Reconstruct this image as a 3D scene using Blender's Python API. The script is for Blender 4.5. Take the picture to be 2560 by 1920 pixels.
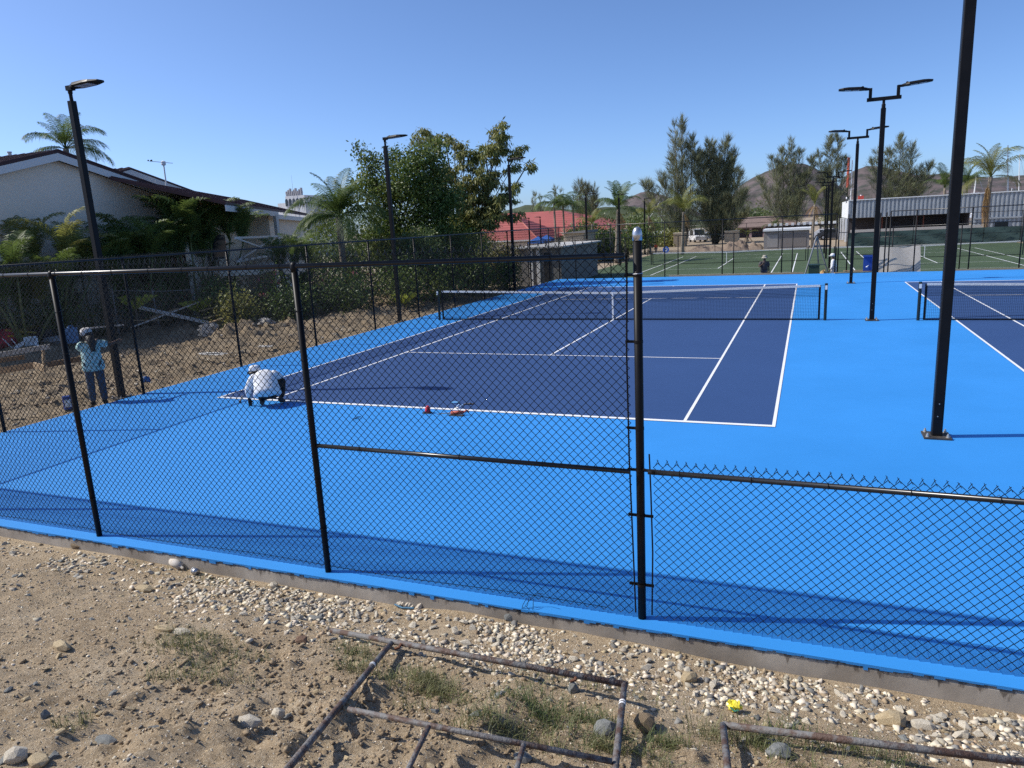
import bpy, bmesh, math, random
import numpy as np
from mathutils import Vector, Matrix, Euler

random.seed(7); RNG = np.random.default_rng(7)
SC = bpy.context.scene
COL = SC.collection
PI = math.pi
for o in list(bpy.data.objects):
    bpy.data.objects.remove(o)

# ------------------------------------------------------------------ camera, sky, sun, exposure
CAM_LOC = (5.8493, -23.1905, 3.2035)
CAM_YAW, CAM_PITCH, CAM_ROLL = -0.3909, -0.2153, -0.0515
FPX = 1810.11                                   # focal length in photo pixels (photo is 2560 wide)

def cam_axes():
    f = Vector((math.sin(CAM_YAW)*math.cos(CAM_PITCH), math.cos(CAM_YAW)*math.cos(CAM_PITCH), math.sin(CAM_PITCH)))
    r = Vector((math.cos(CAM_YAW), -math.sin(CAM_YAW), 0)); u = r.cross(f)
    return (math.cos(CAM_ROLL)*r + math.sin(CAM_ROLL)*u, -math.sin(CAM_ROLL)*r + math.cos(CAM_ROLL)*u, f)
AX_R, AX_U, AX_F = cam_axes()
cd = bpy.data.cameras.new('camera'); cam = bpy.data.objects.new('camera', cd); COL.objects.link(cam)
cam.matrix_world = Matrix.Translation(CAM_LOC) @ Matrix((AX_R, AX_U, -AX_F)).transposed().to_4x4()
cd.sensor_width = 36.0; cd.lens = 36.0*FPX/2560; cd.clip_start = 0.1; cd.clip_end = 6000
SC.camera = cam

SUN_TO = Vector((-0.985, -0.262, 0.985)).normalized()      # towards the sun
SUN_EL = math.asin(SUN_TO.z); SUN_ROT = math.atan2(SUN_TO.x, SUN_TO.y)
w = bpy.data.worlds.new('World'); SC.world = w; w.use_nodes = True
nt = w.node_tree; nt.nodes.clear()
out = nt.nodes.new('ShaderNodeOutputWorld'); bg = nt.nodes.new('ShaderNodeBackground')
sky = nt.nodes.new('ShaderNodeTexSky'); sky.sky_type = 'NISHITA'; sky.sun_disc = False
sky.sun_elevation = SUN_EL; sky.sun_rotation = SUN_ROT
sky.air_density = 0.6; sky.dust_density = 1.0; sky.ozone_density = 8.0; sky.altitude = 0
bg.inputs['Strength'].default_value = 0.14
nt.links.new(sky.outputs[0], bg.inputs[0]); nt.links.new(bg.outputs[0], out.inputs[0])
sl = bpy.data.lights.new('sun', 'SUN'); sl.energy = 3.6; sl.angle = math.radians(0.53); sl.color = (1.0, 0.95, 0.87)
so = bpy.data.objects.new('sun', sl); COL.objects.link(so)
so.rotation_euler = SUN_TO.to_track_quat('Z', 'Y').to_euler(); so.location = (-30, -30, 40)
SC.view_settings.view_transform = 'Standard'; SC.view_settings.look = 'None'
SC.view_settings.exposure = 0.45; SC.view_settings.gamma = 1.0
SC.view_settings.use_curve_mapping = False
SC.cycles.max_bounces = 6; SC.cycles.transparent_max_bounces = 8
SC.cycles.use_denoising = False

# ------------------------------------------------------------------ survey helpers (photo pixel -> point at a known distance)
S22 = 2560/2212.0
def sight(px, py, X=None, Y=None, Z=None, s=1.0):
    px *= s; py *= s
    d = AX_F + AX_R*((px-1280)/FPX) - AX_U*((py-960)/FPX)
    if Y is not None: t = (Y-CAM_LOC[1])/d.y
    elif X is not None: t = (X-CAM_LOC[0])/d.x
    else: t = (Z-CAM_LOC[2])/d.z
    return Vector(CAM_LOC) + t*d
def wide(px, py, **k): return sight(px, py, s=S22, **k)

# ------------------------------------------------------------------ value noise
_P = np.random.default_rng(11).random((256, 256))
def vnoise(x, y):
    xi = np.floor(x).astype(int); yi = np.floor(y).astype(int); fx = x-xi; fy = y-yi
    fx = fx*fx*(3-2*fx); fy = fy*fy*(3-2*fy)
    a = _P[xi & 255, yi & 255]; b = _P[(xi+1) & 255, yi & 255]; c = _P[xi & 255, (yi+1) & 255]; d = _P[(xi+1) & 255, (yi+1) & 255]
    return (a*(1-fx)+b*fx)*(1-fy)+(c*(1-fx)+d*fx)*fy - 0.5
def fbm(x, y, o=4, f=1.0):
    r = 0; a = 1.0
    for k in range(o):
        r = r + a*vnoise(x*f+17.3*k, y*f+5.1*k); a *= .5; f *= 2.03
    return r
def smooth(a, b, x):
    t = np.clip((x-a)/(b-a), 0, 1); return t*t*(3-2*t)

# ------------------------------------------------------------------ materials
MATS = {}
def mat(name, col, rough=0.6, col2=None, nscale=5.0, metal=0.0, bump=0.0, bscale=60.0, detail=6.0, spec=None, trans=0.0, island=0.0, stretch=None, w0=.35, w1=.65):
    if name in MATS: return MATS[name]
    m = bpy.data.materials.new(name); m.use_nodes = True; t = m.node_tree; n = t.nodes; L = t.links
    p = n['Principled BSDF']; p.inputs['Base Color'].default_value = (*col, 1); p.inputs['Roughness'].default_value = rough
    p.inputs['Metallic'].default_value = metal
    if spec is not None: p.inputs['Specular IOR Level'].default_value = spec
    src = None
    tc = n.new('ShaderNodeTexCoord'); vec = tc.outputs['Object']
    if stretch:
        mp = n.new('ShaderNodeMapping'); mp.inputs['Scale'].default_value = stretch; L.new(vec, mp.inputs[0]); vec = mp.outputs[0]
    if col2 is not None:
        nz = n.new('ShaderNodeTexNoise'); nz.inputs['Scale'].default_value = nscale; nz.inputs['Detail'].default_value = detail; nz.inputs['Roughness'].default_value = .62
        L.new(vec, nz.inputs['Vector'])
        cr = n.new('ShaderNodeValToRGB'); cr.color_ramp.elements[0].position = w0; cr.color_ramp.elements[1].position = w1
        cr.color_ramp.elements[0].color = (*col, 1); cr.color_ramp.elements[1].color = (*col2, 1)
        L.new(nz.outputs['Fac'], cr.inputs[0]); src = cr.outputs[0]
    if island > 0:
        g = n.new('ShaderNodeNewGeometry'); hs = n.new('ShaderNodeHueSaturation')
        mr = n.new('ShaderNodeMapRange'); mr.inputs['To Min'].default_value = 1-island; mr.inputs['To Max'].default_value = 1+island
        L.new(g.outputs['Random Per Island'], mr.inputs['Value']); L.new(mr.outputs[0], hs.inputs['Value'])
        mh = n.new('ShaderNodeMapRange'); mh.inputs['To Min'].default_value = .5-.03*island; mh.inputs['To Max'].default_value = .5+.03*island
        mu = n.new('ShaderNodeMath'); mu.operation = 'FRACT'; m7 = n.new('ShaderNodeMath'); m7.operation = 'MULTIPLY'; m7.inputs[1].default_value = 7.31
        L.new(g.outputs['Random Per Island'], m7.inputs[0]); L.new(m7.outputs[0], mu.inputs[0]); L.new(mu.outputs[0], mh.inputs['Value']); L.new(mh.outputs[0], hs.inputs['Hue'])
        if src: L.new(src, hs.inputs['Color'])
        else: hs.inputs['Color'].default_value = (*col, 1)
        src = hs.outputs[0]
    if src: L.new(src, p.inputs['Base Color'])
    if bump > 0:
        nb = n.new('ShaderNodeTexNoise'); nb.inputs['Scale'].default_value = bscale; nb.inputs['Detail'].default_value = 8
        L.new(vec, nb.inputs['Vector'])
        bp = n.new('ShaderNodeBump'); bp.inputs['Strength'].default_value = bump; bp.inputs['Distance'].default_value = .02
        L.new(nb.outputs['Fac'], bp.inputs['Height']); L.new(bp.outputs[0], p.inputs['Normal'])
    if trans > 0:
        tr = n.new('ShaderNodeBsdfTranslucent'); mx = n.new('ShaderNodeMixShader'); mx.inputs[0].default_value = trans
        if src:
            hv = n.new('ShaderNodeHueSaturation'); hv.inputs['Value'].default_value = 1.5; hv.inputs['Hue'].default_value = .485
            L.new(src, hv.inputs['Color']); L.new(hv.outputs[0], tr.inputs['Color'])
        else: tr.inputs['Color'].default_value = (*col, 1)
        L.new(p.outputs[0], mx.inputs[1]); L.new(tr.outputs[0], mx.inputs[2]); L.new(mx.outputs[0], n['Material Output'].inputs[0])
    MATS[name] = m; return m

M_BLACK = mat('black_coated_steel', (.007, .007, .008), .42, (.012, .011, .011), 3, spec=.14)
M_RAIL = mat('black_glossy_rail', (.008, .008, .009), .27, (.014, .013, .012), 4, spec=.45)
M_WIRE = mat('black_vinyl_wire', (.007, .009, .011), .4, spec=.3)
M_GALV = mat('galvanised_steel', (.55, .56, .58), .32, (.42, .43, .45), 8, metal=.85)
M_BOLT = mat('zinc_bolt', (.5, .48, .44), .45, metal=.6)
M_WHITE = mat('white_paint', (.78, .78, .76), .6)
M_LINE = mat('white_line_paint', (.80, .80, .79), .7, (.74, .75, .76), 3)
M_CONC = mat('concrete', (.30, .27, .23), .9, (.40, .37, .32), 3, bump=.4, bscale=40)
M_WOOD = mat('pale_timber', (.42, .30, .17), .8, (.33, .22, .12), 6, stretch=(1, 1, 1), bump=.2)
M_WOODG = mat('weathered_timber', (.50, .47, .42), .85, (.36, .33, .28), 7, bump=.2)
M_LENS = mat('lamp_lens', (.36, .38, .42), .3)
M_SKIN = mat('dark_skin', (.10, .055, .035), .55)
M_GLASS = mat('dark_glass', (.02, .025, .03), .08)
M_LEAF_DARK = mat('dark_green_leaf', (.062, .112, .020), .5, (.145, .180, .036), .7, trans=.25, island=.4)
M_LEAF_OLIVE = mat('olive_green_leaf', (.150, .180, .044), .5, (.25, .24, .068), .6, trans=.3, island=.32)
M_LEAF_MID = mat('mid_green_leaf', (.05, .10, .028), .45, (.10, .13, .035), 1.0, trans=.25, island=.35)
M_LEAF_YEL = mat('yellow_green_leaf', (.30, .33, .05), .45, (.20, .26, .05), 3, trans=.3, island=.3)
M_PALM = mat('palm_leaflet', (.050, .098, .022), .55, (.105, .15, .034), .7, trans=.35, island=.3)
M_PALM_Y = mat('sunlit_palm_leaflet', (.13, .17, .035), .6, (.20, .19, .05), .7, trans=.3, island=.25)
M_PALM_DEAD = mat('dead_palm_leaflet', (.33, .21, .07), .6, (.22, .13, .05), 1.5, trans=.2, island=.25)
M_CASU = mat('casuarina_needles', (.135, .160, .088), .6, (.215, .225, .118), .4, trans=.2, island=.35)
M_BARK = mat('grey_bark', (.17, .14, .115), .9, (.09, .07, .055), 5, bump=.5, bscale=20)
M_PTRUNK = mat('palm_bark', (.27, .23, .18), .9, (.18, .145, .11), 5, bump=.4, bscale=20)
M_PINK = mat('pink_petal', (.62, .16, .24), .6, trans=.3)
M_GRASSB = mat('dry_grass_blade', (.085, .115, .03), .6, (.21, .20, .085), 2.2, trans=.25, island=.35)

def court_mat(name, c1, c2):
    m = mat(name, c1, .62, c2, .35, bump=.05, bscale=220, detail=5, spec=.35, w0=.3, w1=.7)
    return m
M_BLUE = court_mat('light_blue_acrylic', (.029, .232, .595), (.037, .268, .685))
M_NAVY = court_mat('dark_blue_acrylic', (.026, .064, .176), (.030, .072, .194))

def dirt_material(nm='sandy_dirt', g=1.0):
    m = bpy.data.materials.new(nm); m.use_nodes = True; t = m.node_tree; n = t.nodes; L = t.links
    p = n['Principled BSDF']; p.inputs['Roughness'].default_value = .95; p.inputs['Specular IOR Level'].default_value = .15
    tc = n.new('ShaderNodeTexCoord')
    def noise(s, d=8, r=.65):
        z = n.new('ShaderNodeTexNoise'); z.inputs['Scale'].default_value = s; z.inputs['Detail'].default_value = d; z.inputs['Roughness'].default_value = r
        L.new(tc.outputs['Object'], z.inputs['Vector']); return z.outputs['Fac']
    def ramp(f, stops):
        c = n.new('ShaderNodeValToRGB'); e = c.color_ramp.elements
        while len(e) < len(stops): e.new(.5)
        for i, (pos, col) in enumerate(stops): e[i].position = pos; e[i].color = (*[q*(g if max(col) < .9 else 1) for q in col], 1)
        L.new(f, c.inputs[0]); return c.outputs[0]
    def mix(f, a, b, mode='MIX'):
        x = n.new('ShaderNodeMix'); x.data_type = 'RGBA'; x.blend_type = mode
        if isinstance(f, float): x.inputs[0].default_value = f
        else: L.new(f, x.inputs[0])
        L.new(a, x.inputs[6]); L.new(b, x.inputs[7]); return x.outputs[2]
    base = ramp(noise(1.3), [(.30, (.235, .175, .11)), (.5, (.37, .285, .185)), (.68, (.47, .39, .28))])
    fine = ramp(noise(38, 10, .75), [(.30, (.085, .062, .04)), (.47, (.29, .21, .125)), (.70, (.60, .49, .34))])
    c = mix(.5, base, fine)
    vo = n.new('ShaderNodeTexVoronoi'); vo.inputs['Scale'].default_value = 70; vo.inputs['Randomness'].default_value = 1
    L.new(tc.outputs['Object'], vo.inputs['Vector'])
    sp = n.new('ShaderNodeSeparateColor'); L.new(vo.outputs['Color'], sp.inputs[0])
    sel = ramp(sp.outputs[0], [(.80, (0, 0, 0)), (.84, (1, 1, 1))])
    dd = ramp(vo.outputs['Distance'], [(.22, (1, 1, 1)), (.40, (0, 0, 0))])
    f = mix(1.0, sel, dd, 'MULTIPLY')
    peb = ramp(sp.outputs[1], [(.0, (.20, .19, .17)), (.35, (.45, .37, .26)), (.8, (.62, .57, .46))])
    bw = n.new('ShaderNodeRGBToBW'); L.new(f, bw.inputs[0])
    c = mix(bw.outputs[0], c, peb)
    v3 = n.new('ShaderNodeTexVoronoi'); v3.inputs['Scale'].default_value = 130; L.new(tc.outputs['Object'], v3.inputs['Vector'])
    s3 = n.new('ShaderNodeSeparateColor'); L.new(v3.outputs['Color'], s3.inputs[0])
    f3 = mix(1.0, ramp(s3.outputs[0], [(.62, (0, 0, 0)), (.66, (1, 1, 1))]), ramp(v3.outputs['Distance'], [(.25, (1, 1, 1)), (.45, (0, 0, 0))]), 'MULTIPLY')
    w3 = n.new('ShaderNodeRGBToBW'); L.new(f3, w3.inputs[0])
    c = mix(w3.outputs[0], c, ramp(s3.outputs[1], [(.0, (.13, .11, .09)), (.4, (.38, .29, .18)), (.85, (.62, .54, .41))]))
    L.new(c, p.inputs['Base Color'])
    b1 = n.new('ShaderNodeBump'); b1.inputs['Strength'].default_value = 1.0; b1.inputs['Distance'].default_value = .022
    L.new(noise(55, 10, .75), b1.inputs['Height'])
    b2 = n.new('ShaderNodeBump'); b2.inputs['Strength'].default_value = .7; b2.inputs['Distance'].default_value = .008
    L.new(bw.outputs[0], b2.inputs['Height']); L.new(b1.outputs[0], b2.inputs['Normal']); L.new(b2.outputs[0], p.inputs['Normal'])
    return m
M_DIRT = dirt_material('sandy_dirt', 1.14); M_DIRTY = dirt_material('site_dirt', .78)

def kerb_material():
    m = bpy.data.materials.new('stained_kerb_concrete'); m.use_nodes = True; t = m.node_tree; n = t.nodes; L = t.links
    p = n['Principled BSDF']; p.inputs['Roughness'].default_value = .92
    tc = n.new('ShaderNodeTexCoord'); mp = n.new('ShaderNodeMapping'); mp.inputs['Scale'].default_value = (13, 1, 2.6); L.new(tc.outputs['Object'], mp.inputs[0])
    z = n.new('ShaderNodeTexNoise'); z.inputs['Scale'].default_value = 1.0; z.inputs['Detail'].default_value = 7; z.inputs['Roughness'].default_value = .7; L.new(mp.outputs[0], z.inputs['Vector'])
    z2 = n.new('ShaderNodeTexNoise'); z2.inputs['Scale'].default_value = 2.2; z2.inputs['Detail'].default_value = 9; L.new(tc.outputs['Object'], z2.inputs['Vector'])
    c1 = n.new('ShaderNodeValToRGB'); c1.color_ramp.elements[0].color = (.27, .235, .19, 1); c1.color_ramp.elements[1].color = (.43, .39, .33, 1); c1.color_ramp.elements[0].position = .35; c1.color_ramp.elements[1].position = .65
    L.new(z2.outputs['Fac'], c1.inputs[0])
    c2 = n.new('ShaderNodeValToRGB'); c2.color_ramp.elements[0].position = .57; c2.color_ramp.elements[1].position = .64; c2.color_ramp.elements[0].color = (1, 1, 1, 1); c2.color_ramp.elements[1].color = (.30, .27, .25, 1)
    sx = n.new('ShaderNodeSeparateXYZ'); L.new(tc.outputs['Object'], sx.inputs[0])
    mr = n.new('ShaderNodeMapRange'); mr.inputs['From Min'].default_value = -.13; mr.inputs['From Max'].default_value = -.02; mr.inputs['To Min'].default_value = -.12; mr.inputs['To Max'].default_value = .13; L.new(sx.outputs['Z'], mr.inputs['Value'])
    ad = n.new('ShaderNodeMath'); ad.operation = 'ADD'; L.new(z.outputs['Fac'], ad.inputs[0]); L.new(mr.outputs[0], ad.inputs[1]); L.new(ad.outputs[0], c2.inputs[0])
    x = n.new('ShaderNodeMix'); x.data_type = 'RGBA'; x.blend_type = 'MULTIPLY'; x.inputs[0].default_value = .8
    L.new(c1.outputs[0], x.inputs[6]); L.new(c2.outputs[0], x.inputs[7]); L.new(x.outputs[2], p.inputs['Base Color'])
    b = n.new('ShaderNodeBump'); b.inputs['Strength'].default_value = .6; b.inputs['Distance'].default_value = .02; L.new(z2.outputs['Fac'], b.inputs['Height']); L.new(b.outputs[0], p.inputs['Normal'])
    return m
M_KERB = kerb_material()

# ------------------------------------------------------------------ mesh builder
class MB:
    def __init__(s): s.v = []; s.f = []; s.n = 0
    def add(s, v, f):
        v = np.asarray(v, float).reshape(-1, 3); s.v.append(v)
        s.f.extend([tuple(int(i)+s.n for i in q) for q in f]); s.n += len(v); return s
    def box(s, c, size, M=None):
        hx, hy, hz = [q/2 for q in size]
        v = np.array([(x, y, z) for x in (-hx, hx) for y in (-hy, hy) for z in (-hz, hz)])
        if M is not None: v = v @ np.array(M.to_3x3()).T
        return s.add(v+np.array(c), [(0, 1, 3, 2), (4, 6, 7, 5), (0, 4, 5, 1), (2, 3, 7, 6), (0, 2, 6, 4), (1, 5, 7, 3)])
    def span(s, a, b):                                  # axis-aligned box between two corners
        a = np.array(a, float); b = np.array(b, float)
        return s.box((a+b)/2, np.abs(b-a))
    def beam(s, a, b, w, h, up=(0, 0, 1)):             # rectangular bar from a to b
        a = Vector(a); b = Vector(b); d = (b-a); L = d.length; d.normalize()
        x = d.cross(Vector(up))
        if x.length < 1e-4: x = d.cross(Vector((1, 0, 0)))
        x.normalize(); y = x.cross(d)
        M = Matrix((x, d, y)).transposed()
        return s.box((a+b)/2, (w, L, h), M)
    def path(s, pts, radii, n=8, cap=True):
        pts = [Vector(p) for p in pts]; k = len(pts)
        if np.isscalar(radii): radii = [radii]*k
        ref = None; rings = []
        for i, p in enumerate(pts):
            d = (pts[min(i+1, k-1)]-pts[max(i-1, 0)])
            if d.length < 1e-9: d = Vector((0, 0, 1))
            d.normalize()
            if ref is None:
                ref = d.orthogonal().normalized()
            ref = ref - d*ref.dot(d)
            if ref.length < 1e-6: ref = d.orthogonal()
            ref.normalize(); b = d.cross(ref)
            rings += [p+radii[i]*(math.cos(2*PI*j/n)*ref+math.sin(2*PI*j/n)*b) for j in range(n)]
        f = [(i*n+j, i*n+(j+1) % n, (i+1)*n+(j+1) % n, (i+1)*n+j) for i in range(k-1) for j in range(n)]
        if cap: f += [tuple(range(n))[::-1], tuple((k-1)*n+j for j in range(n))]
        return s.add([tuple(q) for q in rings], f)
    def tube(s, a, b, r, n=10, r2=None): return s.path([a, b], [r, r if r2 is None else r2], n)
    def lathe(s, prof, c=(0, 0, 0), n=16):             # prof: list of (r, z)
        v = []; f = []
        for r, z in prof: v += [(c[0]+r*math.cos(2*PI*j/n), c[1]+r*math.sin(2*PI*j/n), c[2]+z) for j in range(n)]
        for i in range(len(prof)-1): f += [(i*n+j, i*n+(j+1) % n, (i+1)*n+(j+1) % n, (i+1)*n+j) for j in range(n)]
        f += [tuple(range(n))[::-1], tuple((len(prof)-1)*n+j for j in range(n))]
        return s.add(v, f)
    def quad(s, a, b, c, d): return s.add([a, b, c, d], [(0, 1, 2, 3)])
    def prism(s, poly, h, axis=2, base=0):             # polygon extruded along an axis
        n = len(poly); v = []
        for z in (base, base+h):
            for p in poly:
                q = list(p); q.insert(axis, z); v.append(q)
        return s.add(v, [tuple(range(n))[::-1], tuple(range(n, 2*n))]+[(i, (i+1) % n, n+(i+1) % n, n+i) for i in range(n)])
    def blob(s, c, r, n=10, m=7, amp=.0, seed=0):
        R = np.random.default_rng(seed); v = []; r = np.array(r)*np.ones(3)
        for i in range(m+1):
            for j in range(n):
                th = PI*i/m; ph = 2*PI*j/n
                k = 1+amp*(R.random()-.5) if 0 < i < m else 1
                v.append(np.array([math.sin(th)*math.cos(ph), math.sin(th)*math.sin(ph), math.cos(th)])*r*k+np.array(c))
        f = [(i*n+j, (i+1)*n+j, (i+1)*n+(j+1) % n, i*n+(j+1) % n) for i in range(m) for j in range(n)]
        return s.add(v, f)
    def build(s, name, m, parent=None, smooth_=False, local=False):
        v = np.concatenate(s.v) if s.v else np.zeros((0, 3))
        return obj_from(name, v, s.f, m, parent, smooth_, local)

def absloc(o):
    p = Vector((0, 0, 0))
    while o is not None: p += o.location; o = o.parent
    return p
def set_mat(me, m):
    me.materials.append(m)
def obj_from(name, v, f, m, parent=None, smooth_=False, local=False):
    v = np.asarray(v, float)
    if parent is not None and not local: v = v - np.array(absloc(parent))
    me = bpy.data.meshes.new(name)
    if isinstance(f, np.ndarray):                       # uniform faces, fast path
        k = f.shape[1]; me.vertices.add(len(v)); me.vertices.foreach_set('co', v.astype(np.float32).ravel())
        me.loops.add(f.size); me.loops.foreach_set('vertex_index', f.astype(np.int32).ravel())
        me.polygons.add(len(f)); me.polygons.foreach_set('loop_start', np.arange(0, f.size, k, dtype=np.int32))
        me.polygons.foreach_set('loop_total', np.full(len(f), k, dtype=np.int32)); me.update(calc_edges=True)
    else:
        me.from_pydata([tuple(q) for q in v], [], f); me.update()
    if smooth_: me.polygons.foreach_set('use_smooth', np.ones(len(me.polygons), dtype=bool))
    me.materials.append(m)
    o = bpy.data.objects.new(name, me); COL.objects.link(o)
    if parent is not None: o.parent = parent
    return o
def tag(o, label=None, cat=None, group=None, kind=None):
    if label: o['label'] = label
    if cat: o['category'] = cat
    if group: o['group'] = group
    if kind: o['kind'] = kind
    return o
def thing(name, label, cat, loc=(0, 0, 0), group=None, rz=0):
    o = bpy.data.objects.new(name, None); COL.objects.link(o); o.location = loc; o.rotation_euler.z = rz
    o.empty_display_size = .2
    return tag(o, label, cat, group)
def structure(o): return tag(o, kind='structure')
def children(o): return list(KIDS(o))
def KIDS(o): return [c for c in o.children]
def dup(src, loc, rz=0, label=None, scale=1.0, group=None):
    def cp(o, parent):
        c = o.copy(); COL.objects.link(c)
        if parent is not None: c.parent = parent
        for k in list(o.children): cp(k, c)
        return c
    kids = list(src.children)
    r = src.copy(); COL.objects.link(r); r.location = loc; r.rotation_euler.z = rz; r.scale = (scale,)*3
    if label: r['label'] = label
    if group: r['group'] = group
    for k in kids: cp(k, r)
    return r
def inst(o, name, parent, loc=(0, 0, 0), rot=(0, 0, 0), scale=(1, 1, 1), m=None):   # another part sharing mesh data
    c = bpy.data.objects.new(name, o.data if hasattr(o, 'data') else o); COL.objects.link(c)
    c.parent = parent; c.location = loc; c.rotation_euler = rot
    c.scale = scale if hasattr(scale, '__len__') else (scale,)*3
    if m is not None:
        c.material_slots[0].link = 'OBJECT'; c.material_slots[0].material = m
    return c

# ================================================================== THE SETTING: ground, slab, turf
GZ = -0.82                                              # level of the ground beyond the slab
def near_h(x, y):                                       # soil on the photographer's side of the kerb
    d = np.maximum(0, -18.0-y)
    base = -0.145+0.0*x + .10*smooth(0, 1.0, d) + .235*np.maximum(0, d-.55)
    base = base - .03*smooth(4.5, 7.5, x)*(1-smooth(0, .6, d))
    rough = .05*fbm(x, y, 3, .9) + .030*fbm(x, y, 3, 3.2)*smooth(.2, 1.0, d) + .018*fbm(x+9, y, 4, 11)*smooth(.05, .4, d)
    clod = np.maximum(0, fbm(x+3, y-7, 4, 2.1)-.08)*.26*smooth(1.0, 1.8, d)*smooth(1.2, 2.2, x)*(1-smooth(5.5, 7, x))
    cl2 = np.maximum(0, fbm(x*1.0+31, y+13, 4, 7.5)-.12)*.10*smooth(.9, 1.5, d)*smooth(.5, 2, x)
    return base+rough+clod+cl2
def yard_h(x, y):                                       # building site left of the court
    d = -7.62-x
    z = -.10+.0*x + .05*fbm(x, y, 4, .6)
    ridge = lambda cx, cy, a, b, h: h*np.exp(-((x-cx)/a)**2-((y-cy)/b)**2)
    lump = .62+.9*fbm(x+5, y, 4, 1.1)+.6*fbm(x+2, y+3, 4, 3.3)
    z = z + (ridge(-10.6, 1.0, 1.3, 4.2, .34)+ridge(-12.6, -3.2, 1.6, 2.4, .36)+ridge(-15.6, -3.6, 2.2, 1.4, .34)+ridge(-10.3, 7.0, 1.2, 3.0, .26)+ridge(-17.5, -7.5, 2.5, 1.2, .35))*lump
    z = z+.07*fbm(x, y+40, 4, 2.7)+np.maximum(0, fbm(x+8, y, 3, 4.1)-.14)*.3
    z = z*smooth(.0, .8, d) - .10*(1-smooth(0, .8, d))
    dn = smooth(13, 21, y)
    return z*(1-dn) + (GZ-.10)*dn
def grid(name, x0, x1, y0, y1, step, fn, m):
    nx = int((x1-x0)/step)+1; ny = int((y1-y0)/step)+1
    X, Y = np.meshgrid(np.linspace(x0, x1, nx), np.linspace(y0, y1, ny))
    v = np.stack([X, Y, fn(X, Y)], -1).reshape(-1, 3)
    i = np.arange(nx*ny).reshape(ny, nx)
    f = np.stack([i[:-1, :-1], i[:-1, 1:], i[1:, 1:], i[1:, :-1]], -1).reshape(-1, 4)
    return obj_from(name, v, f, m, None, True)

def near_jit(X, Y):
    return near_h(X, Y)
structure(grid('dirt_ground', -9.5, 11.0, -25.0, -17.985, .028, near_jit, M_DIRT))
structure(grid('building_site_ground', -30, -7.615, -20, 24, .075, yard_h, M_DIRTY))
M_FARG = mat('dry_earth', (.27, .205, .135), .95, (.36, .29, .20), .35, bump=.4, bscale=3)
b = MB(); R0 = 4200
b.add([(-R0, -R0, GZ-.03), (R0, -R0, GZ-.03), (R0, R0, GZ-.03), (-R0, R0, GZ-.03)], [(0, 1, 2, 3)])
structure(b.build('ground', M_FARG))

XL, XR, YN, YF = -7.62, 46.0, -17.96, 17.42
sb = MB(); sb.span((XL, YN, GZ-.2), (XR, YF, 0))
structure(sb.build('court_slab', M_BLUE))
kb = MB()
xs = np.arange(XL-1.0, 20, .05)                         # concrete kerb face under the painted edge, slightly uneven
top = -.018-.010*np.abs(fbm(xs, xs*0, 3, 4.0)); yy = YN-.022-.006*fbm(xs, xs*0+3, 3, 3)
for z, off in ((0, 0.020), (1, 0), (2, -.004)):
    kb.v.append(np.stack([xs, yy+off*1.0, (top if z == 0 else top-.02 if z == 1 else np.full_like(xs, -.5))], -1))
n = len(xs); kb.f = [(r*n+i, (r+1)*n+i, (r+1)*n+i+1, r*n+i+1) for r in range(2) for i in range(n-1)]
kb.add([(XL-1, YN-.003, -.5), (20, YN-.003, -.5), (20, YN-.003, -.018), (XL-1, YN-.003, -.018)], [(0, 1, 2, 3)])
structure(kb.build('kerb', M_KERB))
# thick paint lip with drips running over the kerb
db = MB(); R = np.random.default_rng(5)
px = XL
while px < 12:
    wd = R.uniform(.02, .09); h = R.uniform(.006, .022) if R.random() < .8 else R.uniform(.02, .045)
    db.span((px, YN-.030, -.002-h), (px+wd, YN+.004, .0015)); px += wd
structure(db.build('painted_kerb_edge', M_BLUE))

# court paint and lines
H, D, S = 11.885, 5.485, 4.115
def court(cx, lw=.05):
    o = obj_from('court_paint', [(cx-D, -H, .004), (cx+D, -H, .004), (cx+D, H, .004), (cx-D, H, .004)], [(0, 1, 2, 3)], M_NAVY); structure(o)
    q = MB(); z = .008
    def ln(x0, x1, y0, y1): q.add([(cx+x0, y0, z), (cx+x1, y0, z), (cx+x1, y1, z), (cx+x0, y1, z)], [(0, 1, 2, 3)])
    for sg in (-1, 1):
        ln(-D, D, *sorted((sg*H, sg*(H-.10))))
        ln(-S-.025, S+.025, sg*6.4-.025, sg*6.4+.025)
        ln(*sorted((sg*D, sg*(D-lw))), -H+.1, H-.1)
        ln(sg*S-.025, sg*S+.025, -H+.1, -6.425); ln(sg*S-.025, sg*S+.025, 6.425, H-.1)
        ln(sg*S-.025, sg*S+.025, -6.375, 6.375)
        ln(-.025, .025, *sorted((sg*(H-.1), sg*(H-.22))))
    ln(-.025, .025, -6.375, 6.375)
    structure(q.build('court_lines', M_LINE))
court(0); court(15.22); court(30.44)

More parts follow.
